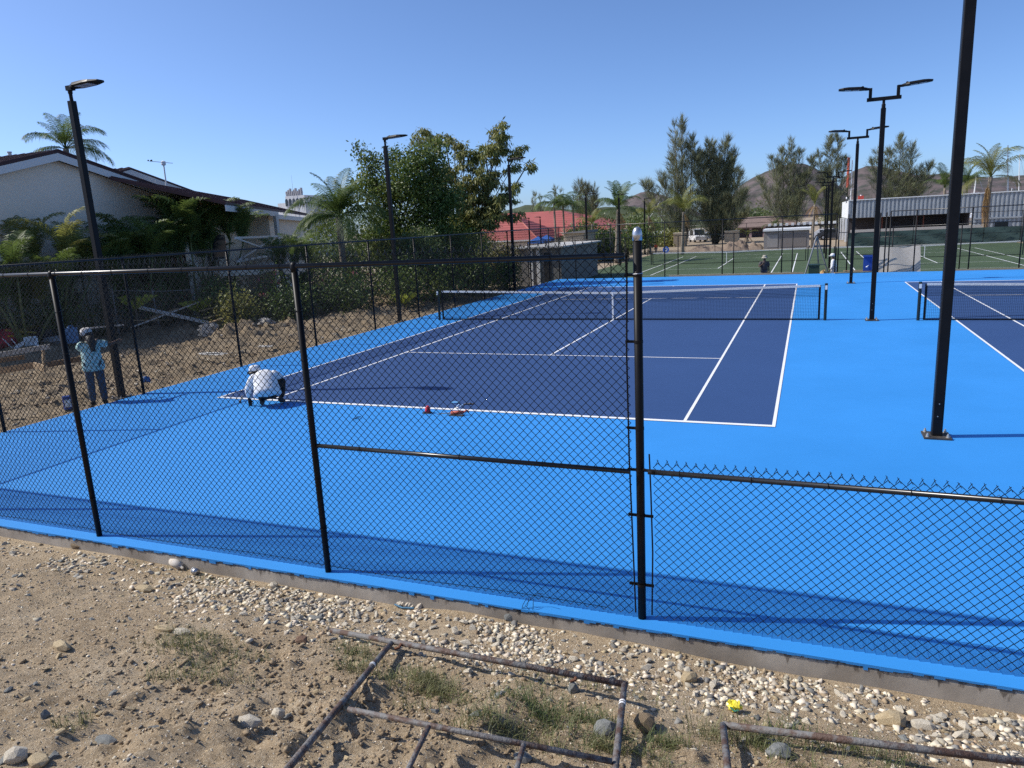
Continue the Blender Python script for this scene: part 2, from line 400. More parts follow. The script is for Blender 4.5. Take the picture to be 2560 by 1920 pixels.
# artificial turf beyond
M_TURF = mat('green_turf', (.042, .070, .026), .85, (.062, .098, .036), .6, bump=.5, bscale=400)
structure(obj_from('turf', [(-10.5, 18.3, GZ), (24.5, 18.3, GZ), (24.5, 60.6, GZ), (-10.5, 60.6, GZ)], [(0, 1, 2, 3)], M_TURF))
def turf_court(cx, cy=41.4):
    q = MB(); z = GZ+.005
    def ln(x0, x1, y0, y1): q.add([(cx+x0, cy+y0, z), (cx+x1, cy+y0, z), (cx+x1, cy+y1, z), (cx+x0, cy+y1, z)], [(0, 1, 2, 3)])
    for sg in (-1, 1):
        ln(-D, D, *sorted((sg*H, sg*(H-.06)))); ln(-S, S, sg*6.4-.03, sg*6.4+.03)
        ln(*sorted((sg*D, sg*(D-.07))), -H+.06, H-.06); ln(sg*S-.035, sg*S+.035, -H+.06, H-.06)
    ln(-.035, .035, -6.37, 6.37)
    structure(q.build('turf_lines', M_LINE))
turf_court(-.5); turf_court(14.25)
eb = MB(); eb.span((-10.5, 60.6, GZ-.05), (24.5, 60.75, GZ+.10)); structure(eb.build('turf_edging', mat('pale_concrete_edging', (.5, .48, .44), .9)))

# ================================================================== chain link fences
def chain_mesh(width, height, p=.072, r=.0021, z0=.03, yoff=0, sag=0):
    """woven chain link as real wires; p is the diamond diagonal"""
    nw = int(round(width/(p/2))); ns = int(round(height/(p/2)))
    j = np.arange(ns+1); k = np.arange(nw)
    Z = z0+j*(height/ns)
    par = (j[None, :]+k[:, None]) % 2
    X = (k[:, None]+par)*(width/nw)
    X = X+.0045*np.sin(Z[None, :]*2.7+.8)*np.sin(X*1.9+.4)+.003*np.sin(X*5.1+Z[None, :]*3.3)
    Z = Z[None, :]+.006*np.sin(X*2.3+1.1)*np.sin(PI*(Z[None, :]-z0)/height)
    Yv = yoff+.012*np.sin(X*2.05)*np.sin(Z*2.2)+np.where(par == 1, r*1.1, -r*1.1)
    P = np.stack([X, Yv+0*X, Z+0*X], -1)           # nw, ns+1, 3
    # direction differs per segment: build 3-sided ring at every node, bent between
    ang = np.array([0, 2*PI/3, 4*PI/3]); ring = np.stack([np.cos(ang)*1.41, np.sin(ang), 0*ang], -1)*r
    V = (P[:, :, None, :]+ring[None, None]).reshape(-1, 3)
    base = (np.arange(nw)[:, None]*(ns+1)+np.arange(ns)[None])*3
    F = []
    for s in range(3):
        t = (s+1) % 3
        F.append(np.stack([base+s, base+t, base+3+t, base+3+s], -1).reshape(-1, 4))
    return V, np.concatenate(F)
def wire_part(parent, width, height, loc, rz=0, **k):
    V, F = chain_mesh(width, height, **k)
    o = obj_from('wire_mesh', V, F, M_WIRE, parent, False, True); o.location = Vector(loc)-absloc(parent); o.rotation_euler.z = rz
    return tag(o, kind='stuff')
def round_post(parent, x, y, h, r, z0=0, dome=None, m=None):
    q = MB(); q.lathe([(r, z0), (r, h)], (x, y, 0), 14); o = q.build('post', m or M_BLACK, parent, False)
    for pl in o.data.polygons: pl.use_smooth = len(pl.vertices) == 4
    if dome:
        c = MB(); R_ = r*1.12
        c.lathe([(R_, h-.045), (R_, h-.005), (R_*1.03, h), (R_*.96, h+.018), (R_*.78, h+.038), (R_*.45, h+.052), (.004, h+.056)], (x, y, 0), 16)
        c.build('post_cap', dome, o, True)
    return o
def rail(parent, a, b, r=.021, name='rail', n=12):
    q = MB(); q.tube(a, b, r, n); o = q.build(name, M_RAIL, parent, True); return o
def tie(q, c, r, axis='x'):                                # wire ring with a twisted tail round a rail
    pts = []
    for i in range(11):
        a = 2*PI*i/10
        pts.append((c[0]+.004*i/10, c[1]+(r+.004)*math.cos(a), c[2]+(r+.004)*math.sin(a)) if axis == 'x' else (c[0]+(r+.004)*math.cos(a), c[1]+.004*i/10, c[2]+(r+.004)*math.sin(a)))
    q.path(pts, .0024, 4)
    s = random.choice((-1, 1))
    q.path([(c[0], c[1], c[2]+r), (c[0]+.01*s, c[1]-.01, c[2]+r+.02), (c[0]+.025*s, c[1]-.012, c[2]+r+random.uniform(.005, .03))], .002, 4)

FY = -17.87
tall = thing('chain_link_fence', 'tall black chain link fence along the kerb, left of the silver capped post', 'fence', (-1.5, FY, 0))
PX = [-7.62, -4.55, -1.50, 1.62]
for x in PX[1:]: 
    o = round_post(tall, x, FY, 2.93, .030)
    q = MB(); q.lathe([(.034, 2.90), (.036, 2.93), (.034, 2.96), (.018, 2.985)], (x, FY, 0), 12); q.build('rail_cap', M_BLACK, o, True)
    q = MB()
    for zz in (.45, .95, 1.55, 2.1, 2.55):
        q.path([(x+.034*math.cos(a), FY+.034*math.sin(a), zz+.006*math.sin(3*a)) for a in np.linspace(0, 2*PI, 12)], .0026, 4)
        q.path([(x+.03, FY-.02, zz), (x+.055, FY-.02, zz+.012), (x+.065, FY, zz+.028)], .002, 4)
    tag(q.build('wire_tie', M_WIRE, o), kind='stuff')
rail(tall, (-7.62, FY, 2.955), (4.60, FY, 2.945), .022, 'top_rail')
rail(tall, (1.66, FY, 1.285), (4.62, FY, 1.275), .020, 'middle_rail')
q = MB()
for x in np.arange(-7.3, 4.5, .42): tie(q, (x+random.uniform(-.06, .06), FY, 2.95), .022)
for x in np.arange(2.2, 4.5, .85): tie(q, (x+random.uniform(-.1, .1), FY, 1.28), .020)
tag(q.build('rail_tie', M_WIRE, tall), kind='stuff')
V_, F_ = chain_mesh(3.06, 3.0, r=.0032)
me_tall = None
for i, x in enumerate((-7.62, -4.56, -1.50, 1.56)):
    if me_tall is None:
        o = obj_from('wire_mesh', V_, F_, M_WIRE, tall, False, True); me_tall = o.data
    else:
        o = bpy.data.objects.new('wire_mesh', me_tall); COL.objects.link(o); o.parent = tall
    o.location = Vector((x, FY+.028, 0))-absloc(tall); tag(o, kind='stuff')
# bent bottom tension wire and the upturned barbs
q = MB(); pts = [(x, FY+.03, .05+.012*math.sin(x*2.1)) for x in np.arange(-7.6, 4.6, .3)]; q.path(pts, .0028, 4); q.build('tension_wire', M_WIRE, tall)

def barbs(parent, x0, x1, y, z, p=.072):
    q = MB(); R = np.random.default_rng(int(abs(x0*10)))
    for x in np.arange(x0, x1, p):
        lean = R.uniform(-.5, .5); hh = R.uniform(.018, .032)
        pk = (x+.004*lean, y, z+hh*.55)
        q.path([(x-.018, y, z-.020), pk, (x+.006+.008*lean, y-.004, z+hh*.8)], .0028, 4)
        q.path([(x+.018, y, z-.020), pk, (x-.005+.008*lean, y+.004, z+hh)], .0028, 4)
    return tag(q.build('barb', M_WIRE, parent), kind='stuff')
barbs(tall, -7.6, 4.5, FY+.028, 3.035)

ter = thing('terminal_post', 'thick black fence post with a shiny silver dome cap where tall and low fence meet', 'fence post', (4.69, -17.83, 0))
q = MB(); q.lathe([(.033, 0), (.033, 3.06)], (4.69, -17.83, 0), 20); q.build('shaft', M_BLACK, ter, True)
q = MB(); q.lathe([(.0365, 3.05), (.0365, 3.08), (.038, 3.084), (.0365, 3.098), (.033, 3.118), (.026, 3.134), (.015, 3.145), (.003, 3.149)], (4.69, -17.83, 0), 20); q.build('dome_cap', M_GALV, ter, True)
for z in (.30, .90, 1.28, 1.62, 2.3, 2.8):
    q = MB(); q.lathe([(.0355, z-.011), (.0355, z+.011)], (4.69, -17.83, 0), 16)
    for sg in ((-1, 1) if z in (.30, 1.28) else ((-1,) if z > 1.3 else (1,)) if z != .90 else (-1, 1)):
        q.span((4.69+sg*.033, -17.838, z-.010), (4.69+sg*.10, -17.822, z+.010)); q.tube((4.69+sg*.088, -17.85, z), (4.69+sg*.088, -17.81, z), .007, 6)
    q.build('tension_band', M_BLACK, ter)
q = MB(); q.path([(4.69+.036*math.cos(a), -17.83+.036*math.sin(a), 2.80+.002*a) for a in np.linspace(0, 2*PI, 14)], .0035, 4); q.build('bare_band', M_GALV, ter)
q = MB(); q.path([(4.615, -17.842, 3.0), (4.600, -17.842, 2.2), (4.607, -17.842, 1.35), (4.622, -17.842, .8), (4.640, -17.842, .05)], .0075, 6); q.build('tension_bar', M_BLACK, tall)

low = thing('low_chain_link_fence', 'waist high black chain link fence right of the silver capped post', 'fence', (7.0, FY, 0))
rail(low, (4.76, FY, 1.285), (16, FY, 1.265), .021, 'top_rail')
me_low = None
for i, x in enumerate((4.80, 7.86, 10.92)):
    if me_low is None:
        V2, F2 = chain_mesh(3.06, 1.32, r=.0030)
        o = obj_from('wire_mesh', V2, F2, M_WIRE, low, False, True); me_low = o.data
    else:
        o = bpy.data.objects.new('wire_mesh', me_low); COL.objects.link(o); o.parent = low
    o.location = Vector((x, FY+.028, 0))-absloc(low); tag(o, kind='stuff')
barbs(low, 4.83, 9.2, FY+.028, 1.352)
q = MB()
for x in np.arange(5.0, 9.2, .52): tie(q, (x, FY, 1.28), .021)
tag(q.build('rail_tie', M_WIRE, low), kind='stuff')
q = MB(); q.path([(4.765, -17.845, 1.42), (4.775, -17.845, 1.1), (4.785, -17.845, .6), (4.775, -17.845, .05)], .007, 6); q.build('tension_bar', M_BLACK, low)
for x in (9.3, 12.4): round_post(low, x, FY, 1.25, .030)
q = MB(); q.tube((4.72, FY, 1.30), (4.80, FY, 1.285), .012, 8); q.lathe([(.024, 0), (.024, .03)], (4.80, FY, 1.27), 10); q.build('rail_end', M_BLACK, low)

# left fence and back fence of the blue courts (3 m panels that share one mesh)
V3, F3 = chain_mesh(3.08, 2.98, r=.0026)
left = thing('left_chain_link_fence', 'tall black chain link fence running along the left edge of the blue court', 'fence', (-7.58, 0, 0))
LP = [-17.8+3.04*i for i in range(12)]
me3 = None
for i, y in enumerate([-14.9, -11.85, -8.82, -5.66, -2.42, .62, 3.66, 6.7, 9.74, 12.78, 15.82]):
    round_post(left, -7.58, y, 2.93, .030)
for i in range(12):
    y = -17.87+i*3.0
    if y > 17: break
    if me3 is None: o = obj_from('wire_mesh', V3, F3, M_WIRE, left, False, True); me3 = o.data
    else: o = bpy.data.objects.new('wire_mesh', me3); COL.objects.link(o); o.parent = left
    o.location = Vector((-7.615, y, 0))-absloc(left); o.rotation_euler.z = PI/2; o.scale = (3.0/3.08, 1, 1); tag(o, kind='stuff')
rail(left, (-7.58, -17.87, 2.95), (-7.58, 17.5, 2.95), .022, 'top_rail', 8)
q = MB(); R = np.random.default_rng(3)
for y in np.arange(-17.8, 0, .072):
    q.path([(-7.615, y-.018, 2.985), (-7.615, y, 3.01), (-7.612, y+.008, 3.03)], .0024, 3)
tag(q.build('barb', M_WIRE, left), kind='stuff')

backf = thing('back_chain_link_fence', 'tall black chain link fence across the far end of the blue courts', 'fence', (4, 17.6, 0))
for x in (-7.58, -4.5, -1.45, 1.62, 4.62, 7.18, 9.6, 10.72, 13.05, 15.1, 18.1, 21.1, 24.2): round_post(backf, x, 17.6, 2.95, .030, z0=-.6)
for a, b_ in ((-7.58, 7.18), (9.6, 26)): rail(backf, (a, 17.6, 2.95), (b_, 17.6, 2.95), .022, 'top_rail', 8)
V4, F4 = chain_mesh(3.05, 2.9, r=.0013, p=.08)
me4 = None
for x in (-7.58, -4.53, -1.48, 1.57, 9.62, 12.67, 15.72, 18.77, 21.8):
    if me4 is None: o = obj_from('wire_mesh', V4, F4, M_WIRE, backf, False, True); me4 = o.data
    else: o = bpy.data.objects.new('wire_mesh', me4); COL.objects.link(o); o.parent = backf
    o.location = Vector((x, 17.63, 0))-absloc(backf); tag(o, kind='stuff')
# gate in the back fence
gate = thing('open_gateway', 'black steel gateway frame with tall posts in the far fence near the blue board', 'gate', (8.2, 17.6, 0))
for x in (7.30, 7.72, 9.15, 9.42): round_post(gate, x, 17.62, 2.9, .032, z0=-.6)
for z in (2.02, .95):
    rail(gate, (7.30, 17.62, z), (7.72, 17.62, z), .018, 'cross_bar', 8); rail(gate, (7.72, 17.62, z-.05), (9.15, 17.62, z-.05), .018, 'cross_bar', 8)
pt = thing('plank_ramp', 'pale timber planks laid at the gateway in the far fence', 'plank', (8.2, 17.2, 0))
q = MB(); q.beam((7.15, 17.12, .04), (9.0, 17.55, .05), .16, .04); q.build('plank', M_WOOD, pt)
q = MB(); q.beam((7.6, 17.50, .10), (9.2, 17.75, .09), .18, .04); q.build('plank', M_WOOD, pt)
tb = thing('edge_board', 'long pale timber board on the far edge of the blue court', 'board', (1, 17.45, 0))
q = MB(); q.beam((-1.2, 17.46, .03), (5.7, 17.50, .03), .05, .11); q.build('board', M_WOOD, tb)
tb = thing('edge_board', 'pale timber board on the court edge behind the near lamp post', 'board', (14, 17.45, 0))
q = MB(); q.beam((12.4, 17.47, .02), (16.5, 17.5, .02), .05, .08); q.build('board', M_WOOD, tb)

# fences round the green turf
def post_fence(label, pts, z0, h, rz_mesh=True, rails=(1.0,), pr=.028):
    c = pts[len(pts)//2]; t = thing('turf_fence', label, 'fence', (c[0], c[1], z0), 'fences around the green turf courts')
    for x, y in pts: round_post(t, x, y, z0+h, pr, z0=z0)
    for k in rails: rail(t, (*pts[0], z0+h*k-.02), (*pts[-1], z0+h*k-.02), .02, 'top_rail', 6)
    return t
post_fence('black turf fence just behind the blue court, its top rail lower than the court fence', [(-13.2+3.05*i, 19.3) for i in range(7)], GZ, 3.0)
post_fence('black turf fence behind the grey hanging sheet and the blue board', [(9.9+3.05*i, 19.3) for i in range(6)], GZ, 3.0)
post_fence('black turf fence on the far side, in front of the tan utility huts', [(-10.3+3.3*i, 61.2) for i in range(6)], GZ, 3.0)
post_fence('black turf fence in front of the green windscreen and corrugated building', [(9.6+3.05*i, 61.2) for i in range(8)], GZ, 3.0, rails=(1.0, .33))
post_fence('black turf fence along the left end of the green courts', [(-10.3, 20+3.05*i) for i in range(14)], GZ, 3.0)

# ================================================================== nets
def net(label, cx, cy, z0=0, cords=True, group=None):
    t = thing('tennis_net', label, 'tennis net', (cx, cy, z0), group)
    half = D+.914; hp = 1.07
    M_POST = mat('dark_green_net_post', (.008, .014, .013), .35)
    for sg in (-1, 1):
        q = MB(); q.lathe([(.042, 0), (.042, hp), (.038, hp+.02)], (cx+sg*half, cy, z0), 14); o = q.build('net_post', M_POST, t, False)
        if cords:
            q = MB(); q.span((cx+sg*half-.03, cy-.065, z0+hp-.16), (cx+sg*half+.03, cy-.043, z0+hp-.04)); q.build('winch_label', M_WHITE, o)
    he = half-.16
    def tz(x): return 1.05-.136*(1-abs(x)/he)**1.15 if abs(x) < he else 1.05
    X = np.linspace(-he, he, 41)
    q = MB()                                              # white headband, both faces
    for i in range(40):
        a, b_ = X[i], X[i+1]
        for y0, y1 in ((cy-.012, cy+.012),):
            q.add([(cx+a, y0, z0+tz(a)-.065), (cx+b_, y0, z0+tz(b_)-.065), (cx+b_, y0, z0+tz(b_)), (cx+a, y0, z0+tz(a)),
                   (cx+a, y1, z0+tz(a)-.065), (cx+b_, y1, z0+tz(b_)-.065), (cx+b_, y1, z0+tz(b_)), (cx+a, y1, z0+tz(a))],
                  [(0, 1, 2, 3), (5, 4, 7, 6), (3, 2, 6, 7), (1, 0, 4, 5)])
    q.build('headband', mat('white_net_band', (.70, .70, .68), .7, (.55, .56, .56), 40, bump=.4, bscale=50), t)
    q = MB(); q.span((cx-.028, cy-.016, z0+.02), (cx+.028, cy-.012, z0+.912)); q.build('centre_strap', M_WHITE, t)
    q = MB(); q.span((cx-he, cy-.006, z0+.015), (cx+he, cy+.006, z0+.055))
    for sg in (-1, 1): q.span((cx+sg*he-.04, cy-.007, z0+.015), (cx+sg*he+.02, cy+.007, z0+1.03))
    q.build('dark_border', M_BLACK, t)
    q = MB()
    for sg in (-1, 1):
        q.tube((cx+sg*half, cy, z0+1.04), (cx+sg*(he-.02), cy, z0+1.03), .005, 5); q.tube((cx+sg*half, cy, z0+.06), (cx+sg*he, cy, z0+.04), .004, 5)
        for z in np.arange(.15, 1.0, .16): q.tube((cx+sg*half, cy, z0+z), (cx+sg*he, cy, z0+z+.05), .0025, 4)
    q.build('lacing', M_BLACK, t)
    M_CORD = mat('net_cord', (.012, .013, .016), .8)
    v = []; f = []; r = .0026 if cords else .0024; st = .045 if cords else .09
    def bar(a, b_, rx, ry, rz):
        n0 = len(v)
        if rx: v.extend([(a[0]-rx, a[1], a[2]), (a[0]+rx, a[1], a[2]), (b_[0]+rx, b_[1], b_[2]), (b_[0]-rx, b_[1], b_[2])]); v.extend([(a[0], a[1]-rx, a[2]), (a[0], a[1]+rx, a[2]), (b_[0], b_[1]+rx, b_[2]), (b_[0], b_[1]-rx, b_[2])])
        else: v.extend([(a[0], a[1], a[2]-rz), (a[0], a[1], a[2]+rz), (b_[0], b_[1], b_[2]+rz), (b_[0], b_[1], b_[2]-rz)]); v.extend([(a[0], a[1]-rz, a[2]), (a[0], a[1]+rz, a[2]), (b_[0], b_[1]+rz, b_[2]), (b_[0], b_[1]-rz, b_[2])])
        f.extend([(n0, n0+1, n0+2, n0+3), (n0+4, n0+5, n0+6, n0+7)])
    for x in np.arange(-he+.03, he, st): bar((cx+x, cy, z0+.05), (cx+x, cy, z0+tz(x)-.05), r, 0, 0)
    nr = int(.96/st)
    for k in range(1, nr+1):
        fr = k/(nr+1)
        for i in range(0, 40, 2):
            a, b_ = X[i], X[i+2]; bar((cx+a, cy+.002, z0+.05+fr*(tz(a)-.09)), (cx+b_, cy+.002, z0+.05+fr*(tz(b_)-.09)), 0, 0, r)
    if cords:                                               # doubled upper rows
        for x in np.arange(-he+.05, he, st): bar((cx+x, cy+.006, z0+tz(x)-.34), (cx+x, cy+.006, z0+tz(x)-.05), r, 0, 0)
        for k in range(7):
            for i in range(0, 40, 2):
                a, b_ = X[i], X[i+2]; bar((cx+a, cy+.006, z0+tz(a)-.08-k*.045), (cx+b_, cy+.006, z0+tz(b_)-.08-k*.045), 0, 0, r)
    tag(obj_from('netting', v, np.array(f), M_CORD, t), kind='stuff')
    return t
net('tennis net with white headband across the middle blue court', 0, 0)
n2 = net('tennis net on the right blue court, half hidden by the near lamp post', 15.22, 0)
q = MB(); c = Vector((9.42, -.02, .86))
q.add([c+Vector((-.09, 0, .03)), c+Vector((-.02, -.02, .05)), c+Vector((.02, 0, .10)), c+Vector((.08, -.02, .06)), c+Vector((.05, 0, -.02)), c+Vector((.07, -.01, -.09)), c+Vector((-.03, 0, -.06))], [(0, 1, 6), (1, 2, 3), (1, 3, 4), (1, 4, 6), (4, 5, 6)])
tag(q.build('paper_scrap', mat('pale_paper', (.45, .47, .55), .8)), 'torn pale paper scrap caught in the right tennis net', 'paper')
net('tennis net standing on the green turf court in front of the grey hut', -.5, 41.4, GZ, False)
net('tennis net standing on the green turf court in front of the green windscreen', 14.25, 41.4, GZ, False)

# ================================================================== lamp posts
def lamp_head(parent, base, dirx, tilt=.06, L=.66):
    """slim LED flood head: short neck, tapered body, two glass panels below"""
    q = MB(); x0, y0, z0 = base; s = dirx
    prof = [(0, .075, .035), (.08, .105, .045), (.16, .15, .055), (.48, .165, .050), (.60, .15, .038), (L, .09, .018)]
    rings = []
    for d, wd, th in prof:
        zc = z0+tilt*d
        rings += [(x0+s*d, y0-wd, zc), (x0+s*d, y0-wd*.85, zc+th), (x0+s*d, y0+wd*.85, zc+th), (x0+s*d, y0+wd, zc), (x0+s*d, y0+wd*.9, zc-.022), (x0+s*d, y0-wd*.9, zc-.022)]
    n = 6; k = len(prof)
    f = [(i*n+j, i*n+(j+1) % n, (i+1)*n+(j+1) % n, (i+1)*n+j) for i in range(k-1) for j in range(n)]+[tuple(range(n))[::-1], tuple((k-1)*n+j for j in range(n))]
    q.add(rings, f); o = q.build('lamp_head', M_BLACK, parent)
    for a, b_ in ((.20, .37), (.40, .57)):
        g = MB(); za = z0+tilt*a-.0255; zb = z0+tilt*b_-.0255
        g.add([(x0+s*a, y0-.11, za), (x0+s*b_, y0-.11, zb), (x0+s*b_, y0+.11, zb), (x0+s*a, y0+.11, za), (x0+s*a, y0-.11, za+.008), (x0+s*b_, y0-.11, zb+.008), (x0+s*b_, y0+.11, zb+.008), (x0+s*a, y0+.11, za+.008)],
              [(0, 1, 2, 3), (7, 6, 5, 4), (0, 4, 5, 1), (1, 5, 6, 2), (2, 6, 7, 3), (3, 7, 4, 0)])
        g.build('lens', M_LENS, o)
    g = MB(); g.lathe([(.03, 0), (.035, .02), (.02, .035)], (x0+s*.12, y0, z0+tilt*.12+.05), 10); g.build('sensor', M_BLACK, o)
    return o
def lamp_post(label, x, y, z0=0, h=6.36, double=False, pw=.125, group=None, detail=True, m=None, flip=False):
    t = thing('lamp_post', label, 'lamp post', (x, y, z0), group)
    q = MB(); hw = pw/2; top = z0+h-.55 if double else z0+h-.25
    q.prism([(x-hw, y-hw+.01), (x-hw+.01, y-hw), (x+hw-.01, y-hw), (x+hw, y-hw+.01), (x+hw, y+hw-.01), (x+hw-.01, y+hw), (x-hw+.01, y+hw), (x-hw, y+hw-.01)], top-z0, 2, z0)
    q.build('pole', m or M_BLACK, t)
    q = MB(); q.span((x-.17, y-.17, z0+.002), (x+.17, y+.17, z0+.026)); bp_ = q.build('base_plate', mat('dusty_black_plate', (.03, .026, .023), .7, (.07, .06, .05), 15), t)
    if detail:
        for sx in (-1, 1):
            for sy in (-1, 1):
                q = MB(); q.lathe([(.026, 0), (.026, .008), (.020, .010), (.020, .030), (.012, .032), (.012, .055)], (x+sx*.125, y+sy*.125, z0+.026), 8); q.build('anchor_bolt', M_BOLT, bp_)
        q = MB(); q.span((x-.045, y-hw-.004, z0+.28), (x+.045, y-hw+.002, z0+.52)); hh = q.build('hand_hole_cover', M_BLACK, t)
        q = MB(); q.tube((x, y-hw-.007, z0+.49), (x, y-hw, z0+.49), .008, 6); q.tube((x-.01, y-hw-.007, z0+.31), (x-.01, y-hw, z0+.31), .008, 6); q.build('cover_screw', M_BOLT, hh)
    if double:
        q = MB(); q.lathe([(.05, 0), (.05, .12), (.036, .14), (.036, .26)], (x, y, top-.02), 10); q.build('tenon', M_BLACK, t)
        zc = z0+h-.30; q = MB(); q.span((x-.42, y-.05, zc-.045), (x+.42, y+.05, zc+.045)); q.build('cross_arm', M_BLACK, t)
        for s in (-1, 1):
            q = MB(); q.span((x+s*.34-.04, y-.04, zc+.045), (x+s*.34+.04, y+.04, zc+.30)); q.span((x+s*.34-.03, y-.03, zc+.25), (x+s*.44+s*.03, y+.03, zc+.31)); up = q.build('arm_upright', M_BLACK, t)
            lamp_head(t, (x+s*.42, y, zc+.28), s, .08, .72)
    else:
        q = MB(); q.lathe([(.050, 0), (.052, .03), (.036, .04), (.036, .16), (.046, .18), (.046, .26)], (x, y, top-.03), 10); q.build('tenon', M_BLACK, t)
        q = MB(); q.span((x-.06, y-.05, z0+h-.05), (x+.10, y+.05, z0+h+.04)); q.build('head_bracket', M_BLACK, t)
        lamp_head(t, (x+.08, y, z0+h), 1 if not flip else -1, .05, .80)
    return t
LG = 'lamp posts around the tennis courts'
lamp_post('nearest lamp post at the right, its top out of view, bolted to the blue court', 7.62, -11.92, double=True, group=LG, pw=.13)
lamp_post('twin headed black lamp post on the blue court between the two nets', 7.64, 0, double=True, group=LG)
lamp_post('twin headed black lamp post at the far end of the blue court near the gateway', 7.65, 11.74, double=True, group=LG)
lamp_post('single headed lamp post beside the standing person, rising past the gabled house', -8.08, -12.0, z0=-.08, h=6.44, group=LG)
lamp_post('single headed lamp post in front of the dark bushy tree', -8.12, .1, z0=-.08, h=6.5, group=LG)
lamp_post('single headed lamp post between the broad tree and the red roof', -8.0, 11.45, z0=-.1, h=6.48, group=LG)
for y, l in ((32.5, 'nearest'), (43.5, 'second'), (51.5, 'farthest')):
    lamp_post(f'{l} of three twin headed lamp posts lined up on the green turf', 7.3, y, GZ, 6.45, True, .14, LG, False)
for px, py, Y, l in ((1464, 486, 37, 'single headed lamp post left of the silver capped fence post, before the palms'), (1547, 487, 42, 'dark lamp post in front of the large coconut palm'), (1611, 497, 62, 'thin single headed lamp post just behind the silver dome cap')):
    p = sight(px, py, Y=Y); lamp_post(l, p.x, Y, GZ, p.z-GZ, False, .15, LG, False)
for px, py, Y, l in ((1322, 546, 55, 'left of two small lamp posts before the red roof'), (1350, 543, 58, 'right of two small lamp posts before the red roof')):
    p = sight(px, py, Y=Y); lamp_post(l, p.x, Y, GZ, p.z-GZ, False, .12, LG, False, flip=True)

# ================================================================== vegetation builders
def leaf_cards(P, size, up=0.0, droop=0.0, fold=.25, aspect=.5, rng=RNG, out=None):
    """folded diamond leaves at points P (n,3)"""
    n = len(P)
    d = rng.normal(size=(n, 3)); d[:, 2] += up
    if out is not None: d += out
    d[:, 2] -= droop; d /= np.linalg.norm(d, axis=1)[:, None]+1e-9
    a = rng.normal(size=(n, 3)); b = np.cross(d, a); b /= np.linalg.norm(b, axis=1)[:, None]+1e-9
    c = np.cross(d, b)
    L = size*rng.uniform(.6, 1.25, n)[:, None]; Wd = L*aspect
    v0 = P; v1 = P+d*L*.45+b*Wd*.5+c*L*fold*.3; v2 = P+d*L; v3 = P+d*L*.45-b*Wd*.5+c*L*fold*.3
    V = np.stack([v0, v1, v2, v3], 1).reshape(-1, 3)
    i = np.arange(n)*4
    F = np.concatenate([np.stack([i, i+1, i+2], -1), np.stack([i, i+2, i+3], -1)])
    return V, F
def join_vf(parts):
    V = []; F = []; n = 0
    for v, f in parts: V.append(v); F.append(f+n); n += len(v)
    return np.concatenate(V), np.concatenate(F)
def clumps(ells, ntw, rng, shell=.55):
    """twig positions spread over ellipsoids, biased to their outer shell"""
    vol = np.array([a[1][0]*a[1][1]*a[1][2] for a in ells])**.75; vol /= vol.sum(); out = []; cen = []
    for (c, r), q in zip(ells, vol):
        k = max(3, int(ntw*q)); d = rng.normal(size=(k, 3)); d /= np.linalg.norm(d, axis=1)[:, None]
        rad = (shell+(1-shell)*rng.random(k)**.6)[:, None]; rad = np.where(rng.random(k)[:, None] < .2, rng.random(k)[:, None], rad)
        rad *= rng.uniform(.82, 1.12, k)[:, None]
        out.append(np.array(c)+d*rad*np.array(r)); cen.append(d)
    return np.concatenate(out), np.concatenate(cen)
def branchy(q, base, top, r0, ells, rng, n=7, k=.75):
    q.path([base, (Vector(base)*.5+Vector(top)*.5)+Vector((rng.normal()*.15, rng.normal()*.15, 0)), top], [r0, r0*.75, r0*.5], n)
    for c, r in ells:
        c = Vector(c); s = Vector(base).lerp(Vector(top), rng.uniform(.45, 1.0))
        mid = s.lerp(c, .5)+Vector((rng.normal()*.2, rng.normal()*.2, rng.uniform(.0, .3)))
        q.path([s, mid, c, c+Vector((rng.normal()*.3, rng.normal()*.3, r[2]*.7))], [r0*.42, r0*.28, r0*.15, r0*.05], 5, False)
def leafy_tree(name, label, cat, base, top, r0, ells, ntw, per, leaf, spread, m, seed=1, droop=0.0, stems=1, group=None, aspect=.5, bark=None, up=.2):
    rng = np.random.default_rng(seed); t = thing(name, label, cat, base, group)
    q = MB()
    for s in range(stems):
        off = Vector((rng.normal()*.35, rng.normal()*.25, 0)) if stems > 1 else Vector((0, 0, 0))
        branchy(q, Vector(base)+off*.4, Vector(top)+off*1.6, r0*(1 if s == 0 else .6), ells[s::stems], rng)
    q.build('trunk', bark or M_BARK, t, True)
    tw, od = clumps(ells, ntw, rng)
    if droop: P = np.repeat(tw, per, 0)+rng.normal(size=(len(tw)*per, 3))*np.array([spread, spread, spread*.55])
    else: P = np.repeat(tw, per, 0)+rng.normal(size=(len(tw)*per, 3))*spread
    o = np.repeat(od, per, 0)*.6
    V, F = leaf_cards(P, leaf, up=up, droop=droop, rng=rng, out=o, aspect=aspect)
    obj_from('crown', V, F, m, t)
    return t
